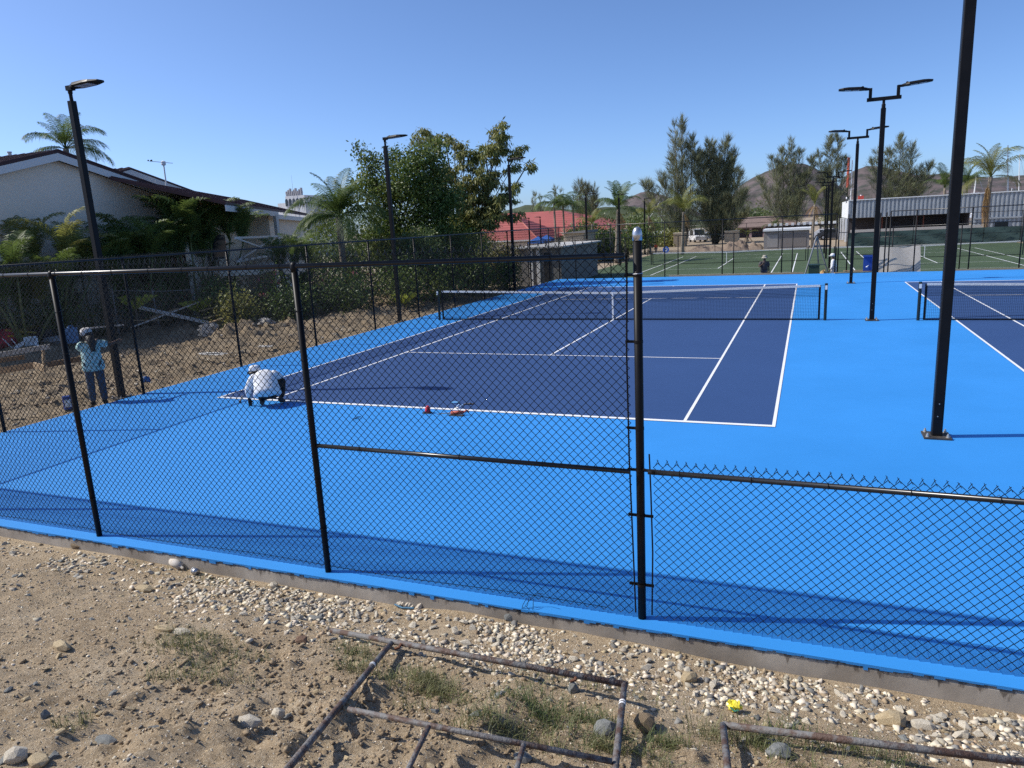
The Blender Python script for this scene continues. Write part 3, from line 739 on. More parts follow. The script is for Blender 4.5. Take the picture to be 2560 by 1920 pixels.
def bush(name, label, c, r, n, leaf, m, seed=1, flowers=None, group=None, up=.3, stemless=False, cat='shrub', fm=None, fsize=.10):
    rng = np.random.default_rng(seed); t = thing(name, label, cat, c, group)
    ells = [((c[0]+rng.normal()*r[0]*.35, c[1]+rng.normal()*r[1]*.35, c[2]+r[2]*rng.uniform(.6, 1.15)), (r[0]*rng.uniform(.45, .7), r[1]*rng.uniform(.45, .7), r[2]*rng.uniform(.5, .8))) for _ in range(7)]
    tw, od = clumps(ells, max(20, n//14), rng, .35); P = np.repeat(tw, 14, 0)+rng.normal(size=(len(tw)*14, 3))*leaf*1.6
    P = P[P[:, 2] > c[2]-.05]
    V, F = leaf_cards(P, leaf, up=up, rng=rng); obj_from('foliage', V, F, m, t)
    q = MB()
    for e in ells[:5]: q.path([(c[0]+rng.normal()*.1, c[1]+rng.normal()*.1, c[2]), (Vector(c)+Vector(e[0]))/2, e[0]], [.04, .03, .012], 5)
    q.build('stem', M_BARK, t)
    if flowers:
        pick = tw[rng.choice(len(tw), min(flowers, len(tw)), False)]; P = np.repeat(pick, 5, 0)+rng.normal(size=(len(pick)*5, 3))*.05
        V, F = leaf_cards(P, fsize, up=.3, rng=rng, aspect=.9); tag(obj_from('blossom', V, F, fm or M_PINK, t), kind='stuff')
    return t

def frond_mesh(name, L=2.6, n=34, rise=.55, bend=1.6, lw=.55, width=.045, hang=.5, stalk=.16, seed=0, vee=.35):
    """one feather frond growing from the origin along +x; rachis bends down under its weight"""
    rng = np.random.default_rng(seed); pts = []; a = rise*PI/2; x = z = 0.0; k = 14
    for i in range(k+1):
        pts.append(Vector((x, 0, z))); st = L/k; x += st*math.cos(a); z += st*math.sin(a); a -= bend/k*(.35+1.3*i/k)
    q = MB(); q.path(pts, [max(.004, .022*(1-i/k)+.003) for i in range(k+1)], 4)
    V = [np.concatenate(q.v)]; Fq = [tuple(f) for f in q.f]; nv = q.n
    def at(t):
        u = t*k; i = min(int(u), k-1); return pts[i].lerp(pts[i+1], u-i), (pts[i+1]-pts[i]).normalized()
    for j in range(n):
        t = stalk+(1-stalk)*(j+.5)/n; p, d = at(t)
        ll = lw*(math.sin(PI*min(1, (t-stalk)/(1-stalk)*.86+.12))**.7)*rng.uniform(.85, 1.1)
        for sg in (-1, 1):
            nrm = Vector((0, sg, 0)); upv = d.cross(nrm)*(-sg)
            if upv.z < 0: upv = -upv
            dr = (nrm*1.0+d*(.55+.5*t)+upv*vee*rng.uniform(.5, 1.2)).normalized()
            w_ = width*rng.uniform(.8, 1.1); tip = p+dr*ll+Vector((0, 0, -hang*ll*rng.uniform(.7, 1.2))); mid = p+dr*ll*.55+Vector((0, 0, -hang*ll*.18))
            wd = d*w_
            V.append(np.array([p-wd*.3, p+wd*.3, mid+wd*.5, mid-wd*.5, tip])); Fq += [(nv, nv+1, nv+2, nv+3), (nv+3, nv+2, nv+4)]; nv += 5
    me = bpy.data.meshes.new(name); me.from_pydata([tuple(c) for c in np.concatenate(V)], [], Fq); me.update()
    me.materials.append(M_PALM)
    return me
FR = {
 'arch': [frond_mesh('frond', 2.7, 50, .62, 2.0, .78, .034, .6, seed=s) for s in (1, 2)],
 'up': [frond_mesh('frond', 2.7, 50, .88, 1.15, .68, .034, .45, seed=s) for s in (3, 4)],
 'hang': [frond_mesh('frond', 2.5, 46, .18, 1.6, .76, .034, .85, seed=s) for s in (5, 6)],
 'areca': [frond_mesh('frond', 1.9, 38, .97, 1.65, .60, .034, .55, seed=s, vee=.55) for s in (7, 8, 9)],
 'dead': [frond_mesh('frond', 2.4, 30, -.55, .7, .5, .05, .9, seed=s) for s in (10, 11)],
}
def fronds(parent, c, spec, seed=0, m=None):
    """spec: list of (kind, how many, scale)"""
    rng = np.random.default_rng(seed); c = Vector(c)-absloc(parent); a0 = rng.uniform(0, 6)
    for kind, num, sc in spec:
        for i in range(num):
            me = FR[kind][int(rng.integers(len(FR[kind])))]
            a = a0+2*PI*i/num+rng.normal()*.25; a0 += .37
            o = bpy.data.objects.new('frond', me); COL.objects.link(o); o.parent = parent; o.location = c
            o.rotation_euler = (rng.normal()*.10, rng.normal()*.14, a); o.scale = (sc*rng.uniform(.85, 1.12),)*3
            mm = M_PALM_DEAD if kind == 'dead' else m
            if mm is not None: o.material_slots[0].link = 'OBJECT'; o.material_slots[0].material = mm
def palm(label, base, crown, spec, r=.16, seed=0, m=None, group=None, lean=(0, 0), name='coconut_palm', spear=True):
    t = thing(name, label, 'palm tree', base, group); b = Vector(base); c = Vector(crown); q = MB(); k = 14
    pts = [b.lerp(c, i/k)+Vector((lean[0], lean[1], 0))*math.sin(PI*i/k) for i in range(k+1)]
    q.path(pts, [r*(1.35-.5*min(1, i/k*2.2))+(.012 if i % 2 else 0) for i in range(k+1)], 9); q.build('trunk', M_PTRUNK, t, True)
    if spear:
        q = MB(); q.path([c, c+Vector((.05, 0, .6)), c+Vector((.12, .02, 1.35))], [.05, .03, .004], 5); q.build('spear_leaf', m or M_PALM, t)
    fronds(t, c, spec, seed, m); return t
def areca(label, base, h, n, seed, m=None, sc=1.0, spread=.5, group=None):
    rng = np.random.default_rng(seed); t = thing('areca_palm', label, 'palm clump', base, group)
    for i in range(n):
        a = 2*PI*i/n+rng.normal()*.3; hh = h*rng.uniform(.35, 1.0) if i else h; d = Vector((math.cos(a), math.sin(a), 0))*spread*rng.uniform(.4, 1.2)
        top = Vector(base)+d*1.6+Vector((0, 0, hh*.62)); q = MB(); q.path([Vector(base)+d*.4, Vector(base)+d+Vector((0, 0, hh*.35)), top], [.045, .04, .03], 6); q.build('cane', mat('cane', (.16, .17, .05), .6, (.10, .11, .04), 5), t, True)
        fronds(t, top, [('areca', 6, sc*rng.uniform(.8, 1.05)*(.55+.45*hh/h)), ('up', 2, sc*.55)], seed*31+i, m)
    return t
def casuarina(label, base, tips, n, seed, spread=2.0, m=None, group=None, L=.95, low=.0):
    """feathery she-oak: many upswept limbs clothed in fine needle sprays"""
    rng = np.random.default_rng(seed); t = thing('casuarina_tree', label, 'tree', base, group); b = Vector(base); q = MB(); P = []; Dr = []
    for tp, wgt in tips:
        tp = Vector(tp); h = tp.z-b.z; r0 = .02*h*.6
        st = b+Vector((rng.normal()*.15, rng.normal()*.15, 0)); mid = st.lerp(tp, .45)+(Vector((tp.x-b.x, tp.y-b.y, 0))*.12)
        q.path([st, mid, tp], [r0, r0*.6, .02], 6)
        for k in range(int(n*wgt*.44/26)):                                   # side limbs, longest low down
            u = low+(1-low)*rng.random()**.85; s = st.lerp(mid, u/.45) if u < .45 else mid.lerp(tp, (u-.45)/.55)
            a = rng.uniform(0, 2*PI); ln = spread*(1.04-u)**.85*rng.uniform(.55, 1.15)+.35; el = rng.uniform(.45, 1.25)
            d = Vector((math.cos(a)*math.cos(el), math.sin(a)*math.cos(el), math.sin(el)))
            e = s+d*ln
            if k % 3 == 0: q.path([s, s.lerp(e, .55)+Vector((0, 0, -.06*ln)), e], [.025, .016, .006], 3, False)
            g = rng.random((26, 1))**.7; pts = np.array(s)+np.array(d)[None]*ln*g+rng.normal(size=(26, 3))*(.05+.13*(1-g))*(.6+ln*.3)
            P.append(pts); Dr.append(np.tile(np.array([d.x*.7, d.y*.7, max(.25, d.z)+.25]), (26, 1))+rng.normal(size=(26, 3))*.26)
    q.build('trunk', M_BARK, t, True)
    P = np.concatenate(P); d = np.concatenate(Dr); d /= np.linalg.norm(d, axis=1)[:, None]; nn = len(P)
    a = rng.normal(size=(nn, 3)); s = np.cross(d, a); s /= np.linalg.norm(s, axis=1)[:, None]; ll = L*rng.uniform(.5, 1.2, nn)[:, None]
    V = np.stack([P-s*.017, P+s*.017, P+d*ll*.6+s*.014-np.array([0, 0, .02]), P+d*ll], 1).reshape(-1, 3); i = np.arange(nn)*4
    F = np.concatenate([np.stack([i, i+1, i+2], -1), np.stack([i, i+2, i+3], -1)])
    obj_from('crown', V, F, m or M_CASU, t); return t

# ================================================================== far hills
M_HILL = mat('dry_hillside', (.125, .095, .092), .95, (.045, .048, .036), .075, detail=14, bump=1.0, bscale=.25, w0=.42, w1=.60)
def hill(name, Y, prof, depth, m=M_HILL, base_z=-6, seed=0):
    """ridge whose crest follows surveyed photo points at distance Y; real width and falling flanks"""
    pts = [sight(px, py, Y=Y) for px, py in prof]; xs = np.array([p.x for p in pts]); zs = np.array([p.z for p in pts])
    nx, ny = 140, 40; X = np.linspace(xs[0], xs[-1], nx); crest = np.interp(X, xs, zs)
    tt = np.linspace(-1, 1, ny); V = np.zeros((ny, nx, 3))
    for j, t in enumerate(tt):
        sl = (1-abs(t))**1.15; z = base_z+(crest-base_z)*sl
        z = z+fbm(X/depth*3+seed, X*0+t*3, 5, 1.6)*(crest-base_z)*.35*(1-sl)*(sl > 0)+fbm(X/9+seed, X*0+t*depth/9, 3, 1)*1.1*(abs(t) > .02)
        V[j] = np.stack([X, np.full(nx, Y+t*depth), z], -1)
    i = np.arange(nx*ny).reshape(ny, nx); F = np.stack([i[:-1, :-1], i[:-1, 1:], i[1:, 1:], i[1:, :-1]], -1).reshape(-1, 4)
    return structure(obj_from(name, V.reshape(-1, 3), F, m, None, True))
hill('hill', 560, [(1780, 560), (1850, 462), (1872, 446), (1900, 432), (1935, 418), (1960, 408), (1985, 403), (2010, 404), (2040, 416), (2070, 440), (2110, 475), (2160, 540)], 150, seed=1)
hill('hill', 760, [(2050, 545), (2110, 440), (2140, 420), (2165, 413), (2200, 411), (2240, 425), (2290, 436), (2350, 432), (2380, 431), (2420, 437), (2480, 442), (2560, 437), (2680, 436), (2900, 470), (3000, 530)], 170, seed=5)
hill('hill', 420, [(1490, 560), (1560, 500), (1590, 484), (1604, 477), (1622, 474), (1660, 484), (1700, 500), (1760, 540)], 90, seed=9)
M_WOODF = mat('distant_scrub', (.030, .048, .020), .9, (.062, .075, .03), .09, detail=10, bump=1.0, bscale=.5)
hill('wooded_hill', 260, [(1150, 575), (1225, 545), (1260, 528), (1285, 522), (1315, 513), (1345, 512), (1400, 520), (1480, 520), (1560, 512), (1640, 520), (1700, 530), (1800, 545), (1880, 560)], 60, M_WOODF, seed=3)

# ================================================================== houses on the left
M_STUCCO = mat('cream_stucco', (.74, .64, .51), .9, (.78, .68, .55), 1.2, bump=.1, bscale=60)
M_ROOFR = mat('dark_red_roof_sheet', (.060, .018, .017), .6, (.045, .014, .014), 2)
M_FASC = mat('white_fascia', (.66, .65, .62), .6)
def gable_house(label, xf, ypk, zpk, yl, yr, slope, length, zb=-.3, over=.35, fascia=.26):
    t = thing('gabled_house', label, 'house', (xf-2, ypk, zb)); zl = zpk-slope*(ypk-yl); zr = zpk-slope*(yr-ypk); dz = .30
    q = MB(); q.prism([(yl+.3, zb), (yr-.3, zb), (yr-.3, zr-dz+slope*.3), (ypk, zpk-dz), (yl+.3, zl-dz+slope*.3)], length, 0, xf-length); q.build('wall', M_STUCCO, t)
    for ye, ze in ((yl, zl), (yr, zr)):
        q = MB(); n_ = 9; L = abs(ye-ypk)
        q.prism([(ypk, zpk), (ye, ze), (ye, ze-.09), (ypk, zpk-.09)], length+over, 0, xf-length); r = q.build('roof', M_ROOFR, t)
        q = MB()                                                            # standing ribs running down the slope
        for x in np.arange(xf-length+.3, xf+over, .45): q.beam((x, ypk, zpk+.015), (x, ye, ze+.015), .05, .05)
        tag(q.build('roof_rib', M_ROOFR, r), kind='stuff')
        q = MB(); q.prism([(ypk, zpk-.10), (ye, ze-.10), (ye, ze-.10-fascia), (ypk, zpk-.10-fascia)], .05, 0, xf+over-.06); q.build('barge_board', M_FASC, t)
    return t
a = wide(110, 326, X=-20); 
h1 = gable_house('cream gabled house end wall with dark red roof behind the leaning lamp post and palms', -20, a.y, a.z, a.y-7.2, a.y+6.4, .262, 13)
q = MB(); p = sight(28, 405, X=-24); q.lathe([(.07, -.6), (.07, .35), (.09, .36), (.09, .40)], p, 8); q.build('vent_pipe', M_FASC, h1)
a = sight(314, 420, X=-25)
h2 = gable_house('second gabled house roof with dark red sheets rising just behind the first', -25, a.y, a.z, a.y-5, a.y+7.5, .262, 10)
p = sight(414, 452, X=-24)
ws = thing('weather_station', 'white weather station mast with side arms on the dark red roof', 'weather station', p)
s_ = 1.0; tp = sight(408, 405, X=-24)
q = MB(); q.tube(p+Vector((0, 0, -.6)), tp+Vector((0, 0, -.1)), .035, 8); q.build('mast', M_WHITE, ws)
q = MB(); q.lathe([(.09, -.16), (.11, -.12), (.11, .02), (.05, .06)], tp, 10); q.build('sensor_housing', M_WHITE, ws)
q = MB(); q.beam(sight(374, 403, X=-24), sight(432, 408, X=-24), .025, .025); q.build('side_arm', M_WHITE, ws)
q = MB(); e = sight(376, 404, X=-24)
for k in range(3):
    aa = 2*PI*k/3; q.blob(e+Vector((.09*math.cos(aa), .09*math.sin(aa), .05)), .04, 6, 4)
q.tube(e, e+Vector((0, 0, .06)), .012, 5); tag(q.build('wind_cups', M_BLACK, ws), kind='stuff')

# porch unit with X braced rail
A = sight(572, 506, Z=4.7); B = sight(766, 535, Z=4.7); ed = (B-A).normalized(); bk = Vector((-ed.y, ed.x, 0)) if (-ed.y*-1+ed.x*0) > 0 else Vector((ed.y, -ed.x, 0))
if bk.x > 0: bk = -bk
ph = thing('porch_house', 'low cream house wing with dark red roof and white X braced porch rail behind palms', 'house', (A+B)/2-Vector((0, 0, 5)))
def pq(q, a, b, th): q.beam(a, b, th, th)
q = MB(); T = 4.2; up = Vector((0, 0, 1.15))
r0 = [A-ed*.6, B+ed*1.0, B+ed*1.0+bk*T+up, A-ed*.6+bk*T+up]; dz = Vector((0, 0, -.12))
q.add([tuple(v) for v in r0]+[tuple(v+dz) for v in r0], [(0, 1, 2, 3), (7, 6, 5, 4), (0, 4, 5, 1), (1, 5, 6, 2), (2, 6, 7, 3), (3, 7, 4, 0)]); rf = q.build('roof', M_ROOFR, ph)
q = MB()
for u in np.linspace(-.4, (B-A).length+.8, 40): q.beam(A+ed*u+Vector((0, 0, .015)), A+ed*u+bk*T+up+Vector((0, 0, .015)), .05, .05)
tag(q.build('roof_rib', M_ROOFR, rf), kind='stuff')
L_ = (B-A).length
for u0, u1, dzz in ((-.6, L_*.50, 0), (L_*.46, L_+1.0, -.14)):
    q = MB(); q.beam(A+ed*u0+Vector((0, 0, -.24+dzz)), A+ed*u1+Vector((0, 0, -.24+dzz)), .05, .24); q.build('fascia', M_FASC, ph)
q = MB(); w0 = A+bk*1.9; w1 = A+ed*L_*.47+bk*1.9; q.beam((w0.x, w0.y, 2.0), (w1.x, w1.y, 2.0), .15, 5.2); q.build('back_wall', M_STUCCO, ph)
q = MB(); w0 = A+ed*L_*.47+bk*.5; w1 = A+ed*(L_+1.0)+bk*.5; q.beam((w0.x, w0.y, 1.95), (w1.x, w1.y, 1.95), .15, 5.1); q.build('front_wall', M_STUCCO, ph)
q = MB(); w1 = A+ed*L_*.47+bk*1.9; q.beam((w0.x, w0.y, 1.95), (w1.x, w1.y, 1.95), .15, 5.1); q.build('side_wall', M_STUCCO, ph)
for u in (L_*.46,):
    c = A+ed*u; q = MB(); q.span((c.x-.10, c.y-.10, -.5), (c.x+.10, c.y+.10, 4.45)); q.build('post', M_FASC, ph)
ra = A+ed*.3; rb = A+ed*(L_*.45); zt = sight(635, 593, Y=(ra.y+rb.y)/2).z; zl = zt-.95
for z in (zt, zl): q = MB(); q.beam((ra.x, ra.y, z), (rb.x, rb.y, z), .07, .09); q.build('rail', M_FASC, ph)
q = MB(); q.beam((ra.x, ra.y, zt), (rb.x, rb.y, zl), .05, .07); q.build('brace', M_FASC, ph)
q = MB(); q.beam((ra.x-.06, ra.y, zl), (rb.x-.06, rb.y, zt), .05, .07); q.build('brace', M_FASC, ph)
q = MB(); c = A+ed*1.2+bk*1.0; q.beam((ra.x, ra.y, zl-.5), (rb.x, rb.y, zl-.5), 1.6, .2); q.build('porch_floor', M_STUCCO, ph)
ch = thing('porch_chair', 'dark high backed chair standing on the white railed porch', 'chair', c)
q = MB(); q.beam((c.x-.3, c.y-.1, zl+.62), (c.x+.3, c.y+.2, zl+.62), .06, 1.0); q.build('backrest', M_GLASS, ch)
q = MB(); q.box((c.x+.1, c.y-.15, zl+.15), (.6, .6, .07)); q.build('seat', M_GLASS, ch)
for sx in (-1, 1):
    for sy in (-1, 1): q = MB(); q.tube((c.x+.1+sx*.24, c.y-.15+sy*.24, zl-.38), (c.x+.1+sx*.24, c.y-.15+sy*.24, zl+.12), .02, 6); q.build('leg', M_GLASS, ch)

# ================================================================== planting on the left side
def on_yard(x, y): return float(yard_h(np.array([x]), np.array([y]))[0])
c = wide(142, 322, X=-30); palm('coconut palm crown showing above the first gabled roof', (c.x, c.y, -.3), c, [('arch', 9, .86), ('up', 4, .75), ('hang', 7, .9)], seed=12)
def areca_at(px, py, X, n, seed, label, m=None, sc=1.0, spread=.5):
    p = wide(px, py, X=X); b = (X, p.y, on_yard(X, p.y)); areca(label, b, max(1.2, (p.z-b[2])*.92), n, seed, m, sc*1.12, spread*1.1)
areca_at(70, 442, -18.6, 7, 21, 'sunlit areca palm clump at the left photo edge before the house wall', M_PALM_Y, 1.0, .7)
areca_at(5, 480, -17.6, 6, 22, 'dark areca palm clump cut by the left photo edge', None, 1.0, .6)
areca_at(165, 478, -18.8, 5, 23, 'small areca palm left of the leaning lamp post', None, .9, .5)
areca_at(268, 448, -18.4, 6, 24, 'dark areca palm clump just right of the leaning lamp post', None, 1.05, .6)
areca_at(330, 452, -18.2, 6, 25, 'dark areca palm clump in the middle of the house planting', None, 1.1, .6)
areca_at(385, 392, -18.0, 8, 26, 'tall areca palm clump rising over the eave of the gabled house', M_PALM, 1.3, .7)
areca_at(440, 402, -18.0, 6, 27, 'tall areca palm clump at the house corner beside the porch', None, 1.2, .7)
areca_at(628, 500, -14.6, 6, 29, 'bright small fan palm clump under the house wing wall', M_PALM, .85, .5)
c = wide(732, 470, X=-14.2); palm('bushy palm standing left of the dark broad tree', (c.x, c.y, on_yard(c.x, c.y)), c, [('arch', 12, .95), ('up', 8, .92), ('hang', 13, .95)], .17, seed=8, m=M_PALM)
# broad dark tree and the olive tree
def E(px, py, Y, rx, rz, ry=None): p = wide(px, py, Y=Y); return (tuple(p), (rx, ry or rx, rz))
Y1 = 9.0
leafy_tree('broadleaf_tree', 'dense dark green broadleaf tree behind the middle lamp post', 'tree', (wide(870, 600, Y=Y1).x, Y1, -.2), tuple(wide(865, 500, Y=Y1)), .16,
  [E(880, 390, Y1, 1.15, 1.0), E(830, 430, Y1, 1.1, 1.0), E(920, 440, Y1+.5, 1.3, 1.1), E(850, 500, Y1, 1.4, .9), E(930, 370, Y1+.8, .85, .8), E(800, 355, Y1, .45, .6), E(772, 322, Y1, .22, .30), E(785, 338, Y1, .25, .35), E(755, 440, Y1, .5, .5),
   E(905, 340, Y1, .65, .5), E(960, 440, Y1+1, 1.0, 1.0), E(975, 520, Y1+1, 1.0, .8), E(820, 545, Y1, 1.0, .7), E(940, 330, Y1+1.2, .5, .5), E(790, 400, Y1, .7, .6), E(870, 555, Y1, 1.5, .7), E(930, 520, Y1, 1.2, .8), E(850, 345, Y1+.4, .5, .5)], 1500, 24, .17, .20, M_LEAF_DARK, 4, stems=3)
Y2 = 13.0
leafy_tree('mango_tree', 'olive green tree with drooping leaf tufts and open crown beside the dark tree', 'tree', (wide(1005, 620, Y=Y2).x, Y2, -.3), tuple(wide(1010, 470, Y=Y2)), .17,
  [E(1050, 330, Y2, .75, .55), E(1085, 300, Y2, .42, .40), E(1010, 345, Y2, .6, .5), E(1040, 385, Y2, 1.0, .7), E(960, 300, Y2, .36, .36), E(925, 285, Y2, .38, .38), E(900, 300, Y2, .3, .35), E(1120, 330, Y2, .45, .35), E(1140, 355, Y2, .35, .25), E(1105, 365, Y2, .4, .28),
   E(1000, 420, Y2, 1.2, .8), E(1040, 450, Y2, 1.1, .7), E(1000, 480, Y2, 1.1, .6), E(1080, 430, Y2, .8, .5), E(1060, 470, Y2, 1.0, .5), E(1105, 405, Y2, .45, .3), E(960, 380, Y2, .7, .6), E(980, 310, Y2, .25, .3), E(1115, 460, Y2, .35, .22), E(1060, 285, Y2, .32, .32), E(1088, 276, Y2, .30, .32), E(1075, 315, Y2, .55, .4), E(940, 305, Y2, .3, .4), E(1000, 320, Y2, .35, .35)], 430, 46, .26, .13, M_LEAF_OLIVE, 6, droop=1.7, stems=4, aspect=.26, up=0)
leafy_tree('broadleaf_tree', 'dark undergrowth tree filling the gap below the olive tree', 'tree', (wide(985, 640, Y=12).x, 12.0, -.3), tuple(wide(985, 560, Y=12)), .09,
  [E(985, 500, 12.4, 1.2, .8), E(1030, 520, 12.2, .9, .6), E(960, 545, 12, 1.2, .7), E(1020, 570, 12, 1.0, .5), E(930, 580, 11.5, 1.0, .6)], 420, 24, .12, .2, M_LEAF_DARK, 9, stems=3)
leafy_tree('broadleaf_tree', 'bright green leafy tree between the dark tree trunk and lamp post', 'tree', (wide(900, 640, Y=6.5).x, 6.5, -.2), tuple(wide(900, 560, Y=6.5)), .06,
  [E(905, 520, 6.6, .8, .55), E(930, 545, 6.6, .7, .5), E(880, 560, 6.4, .7, .5), E(950, 590, 6.5, .6, .4)], 200, 24, .13, .16, M_LEAF_MID, 10, stems=2)
# oleander hedge and shrubs along the site
k = 0
for x, y, rx, ry, rz, m, fl, lab in ((-15.2, -1.6, 1.3, 1.2, 1.15, M_LEAF_MID, 0, 'green shrub beside the crossed planks, leftmost of the hedge row'), (-14.0, .6, 1.3, 1.3, 1.2, M_LEAF_DARK, 26, 'oleander shrub with scattered pink flowers behind the dirt mound'), (-13.0, 2.6, 1.4, 1.3, 1.25, M_LEAF_MID, 30, 'oleander shrub with pink flowers below the house wing'),
        (-12.4, 4.6, 1.3, 1.3, 1.3, M_LEAF_DARK, 22, 'dark oleander shrub with a few pink flowers near the bushy palm'), (-11.7, 6.6, 1.3, 1.4, 1.3, M_LEAF_DARK, 8, 'dark shrub below the broad tree'), (-11.0, 8.6, 1.2, 1.3, 1.1, M_LEAF_DARK, 0, 'dark low shrub under the tree trunks'),
        (-10.6, 10.6, 1.1, 1.2, 1.0, M_LEAF_MID, 0, 'low green shrub beside the court fence below the olive tree'), (-16.6, .4, 1.4, 1.2, 1.3, M_LEAF_DARK, 0, 'dark shrub against the house between palms and porch'), (-18.2, -3.0, 1.4, 1.3, 1.2, M_LEAF_DARK, 0, 'dark shrub behind the old grey fence'), (-18.6, -5.6, 1.3, 1.4, 1.2, M_LEAF_DARK, 0, 'dark shrub behind the rubbish heap'), (-19.2, -8.2, 1.3, 1.4, 1.2, M_LEAF_DARK, 0, 'dark shrub at the far left behind the red rubbish')):
    k += 1; bush('hedge_shrub', lab, (x, y, on_yard(x, y)-.05), (rx, ry, rz), 2600, .11, m, 40+k, flowers=fl)
for x, y, r_, m, lab in ((-9.4, 6.4, (1.0, 1.4, 1.3), M_LEAF_DARK, 'dense dark shrub left of the tennis net end, behind the court fence'), (-9.3, 9.2, (1.0, 1.3, 1.2), M_LEAF_DARK, 'dense dark shrub behind the court fence below the olive tree'), (-10.2, 4.2, (1.1, 1.3, 1.2), M_LEAF_DARK, 'dense dark shrub behind the middle lamp post foot'), (-11.6, 1.4, (1.1, 1.3, 1.0), M_LEAF_MID, 'leafy green weed shrub on the back of the dirt mound'), (-12.6, -.4, (1.2, 1.1, .9), M_LEAF_MID, 'leafy green weed shrub right of the crossed planks'), (-13.8, -2.2, (1.1, .9, .7), M_LEAF_OLIVE, 'low yellowish weed shrub behind the crossed planks'), (-9.0, 12.6, (.9, 1.5, 1.0), M_LEAF_DARK, 'dark shrub behind the court fence near the far lamp post'), (-10.8, 6.0, (1.3, 1.5, 1.7), M_LEAF_DARK, 'tall dark shrub mass under the broad dark tree')):
    k += 1; bush('hedge_shrub', lab, (x, y, on_yard(x, y)-.08), r_, 3000, .13, m, 400+k)
for px, py, X, lab, sd in ((290, 648, -15.8, 'bright yellow green plant behind the white beam', 1), (425, 655, -14.8, 'yellow green plant above the crossed planks', 2), (870, 640, -9.4, 'yellow green broad leaved plant behind the tennis net end', 3)):
    p = wide(px, py, X=X); b = MB(); t = thing('yellow_plant', lab, 'plant', (p.x, p.y, on_yard(p.x, p.y))); rng = np.random.default_rng(sd)
    for j in range(16):
        aa = rng.uniform(0, 6.28); ll = rng.uniform(.35, .7); d = Vector((math.cos(aa), math.sin(aa), 0)); s = Vector((p.x, p.y, p.z-.35)); q = MB()
        m1 = s+d*ll*.5+Vector((0, 0, ll*.75)); m2 = s+d*ll*1.1+Vector((0, 0, ll*.65)); sd_ = Vector((-d.y, d.x, 0))*.055
        q.add([tuple(s), tuple(m1+sd_), tuple(m2), tuple(m1-sd_)], [(0, 1, 2), (0, 2, 3)]); q.build('leaf', M_LEAF_YEL, t)
    q = MB(); q.path([(p.x, p.y, on_yard(p.x, p.y)), (p.x, p.y, p.z-.3)], .03, 5); q.build('stem', M_BARK, t)
bush('golden_bush', 'golden green drooping bush beside the far lamp post on the left fence', (wide(1085, 560, Y=16.5).x, 16.5, -.5), (1.25, 1.2, 1.55), 4200, .16, mat('golden_leaf', (.17, .13, .025), .55, (.10, .11, .025), .9, trans=.25, island=.35), 71, up=-.4)
bush('hedge_shrub', 'green shrub left of the golden bush along the court fence', (wide(1045, 590, Y=14.8).x, 14.8, -.4), (1.0, 1.0, .9), 2200, .12, M_LEAF_MID, 72)

# ================================================================== far buildings
M_REDR = mat('faded_red_roof', (.40, .105, .085), .6, (.33, .088, .075), .5)
M_TAN = mat('tan_utility_metal', (.46, .38, .26), .7)
M_GREYB = mat('grey_block_wall', (.26, .25, .245), .9, (.22, .21, .20), 1.5)
M_CORR = mat('grey_corrugated_sheet', (.42, .45, .47), .45, (.36, .39, .41), 1, metal=.15)
M_CORRW = mat('white_sheet', (.74, .76, .76), .5)
M_SHADE = mat('green_windscreen_cloth', (.040, .075, .066), .8, (.055, .095, .085), .5)
M_BTENT = mat('blue_canopy', (.025, .12, .42), .6)
# red hip roof
Y = 72.0
t = thing('red_roof_building', 'long low building with a broad faded red hip roof beyond the courts', 'building', (sight(1330, 560, Y=Y).x, Y, GZ))
ez = 2.0; yf = 66.0
rl = sight(1150, 527, Y=80); rr = sight(1392, 526, Y=80); zr = rr.z
e0 = sight(1100, 599, Y=yf); e1 = sight(1345, 598, Y=yf); er = sight(1500, 560, Y=80)
ax = sight(1288, 539, Y=72); ap = Vector((ax.x, 72, ax.z)); al = sight(1180, 541, Y=72)
bkz = ez
q = MB(); bl = Vector((rl.x-8, 94, ez)); br = Vector((er.x+5, 94, ez)); fl = Vector((e0.x-8, 74, ez)); frr = Vector((er.x+5, 74.0, e1.z))
q.add([tuple(v) for v in (fl, frr, br, bl, Vector((rl.x, 82, zr)), Vector((rr.x, 82, zr)))], [(0, 1, 5, 4), (1, 2, 5), (2, 3, 4, 5), (3, 0, 4)]); r = q.build('roof', M_REDR, t)
q = MB()
for k in range(1, 12):
    u = k/12; a = Vector(fl).lerp(Vector((rl.x, 82, zr)), u); b_ = Vector(frr).lerp(Vector((rr.x, 82, zr)), u); q.beam(a+Vector((0, 0, .03)), b_+Vector((0, 0, .03)), .06, .04)
tag(q.build('roof_seam', M_REDR, r), kind='stuff')
w0 = Vector((e0.x, yf, e1.z)); w1 = Vector((e1.x, yf, e1.z)); w2 = Vector((e1.x+.8, 78.5, e1.z)); w3 = Vector((e0.x, 78.5, e1.z))
p0 = Vector((al.x, 72.2, ap.z)); p1 = Vector((ap.x, 72.2, ap.z))
q = MB(); q.add([tuple(v) for v in (w0, w1, w2, w3, p0, p1)], [(0, 1, 5, 4), (1, 2, 5), (2, 3, 4, 5), (3, 0, 4)]); r = q.build('roof', M_REDR, t)
q = MB()
for k in range(1, 10):
    u = k/10; q.beam(w0.lerp(p0, u)+Vector((0, 0, .02)), w1.lerp(p1, u)+Vector((0, 0, .02)), .05, .03); q.beam(w1.lerp(p1, u)+Vector((0, 0, .02)), w2.lerp(p1, u)+Vector((0, 0, .02)), .05, .03)
tag(q.build('roof_seam', M_REDR, r), kind='stuff')
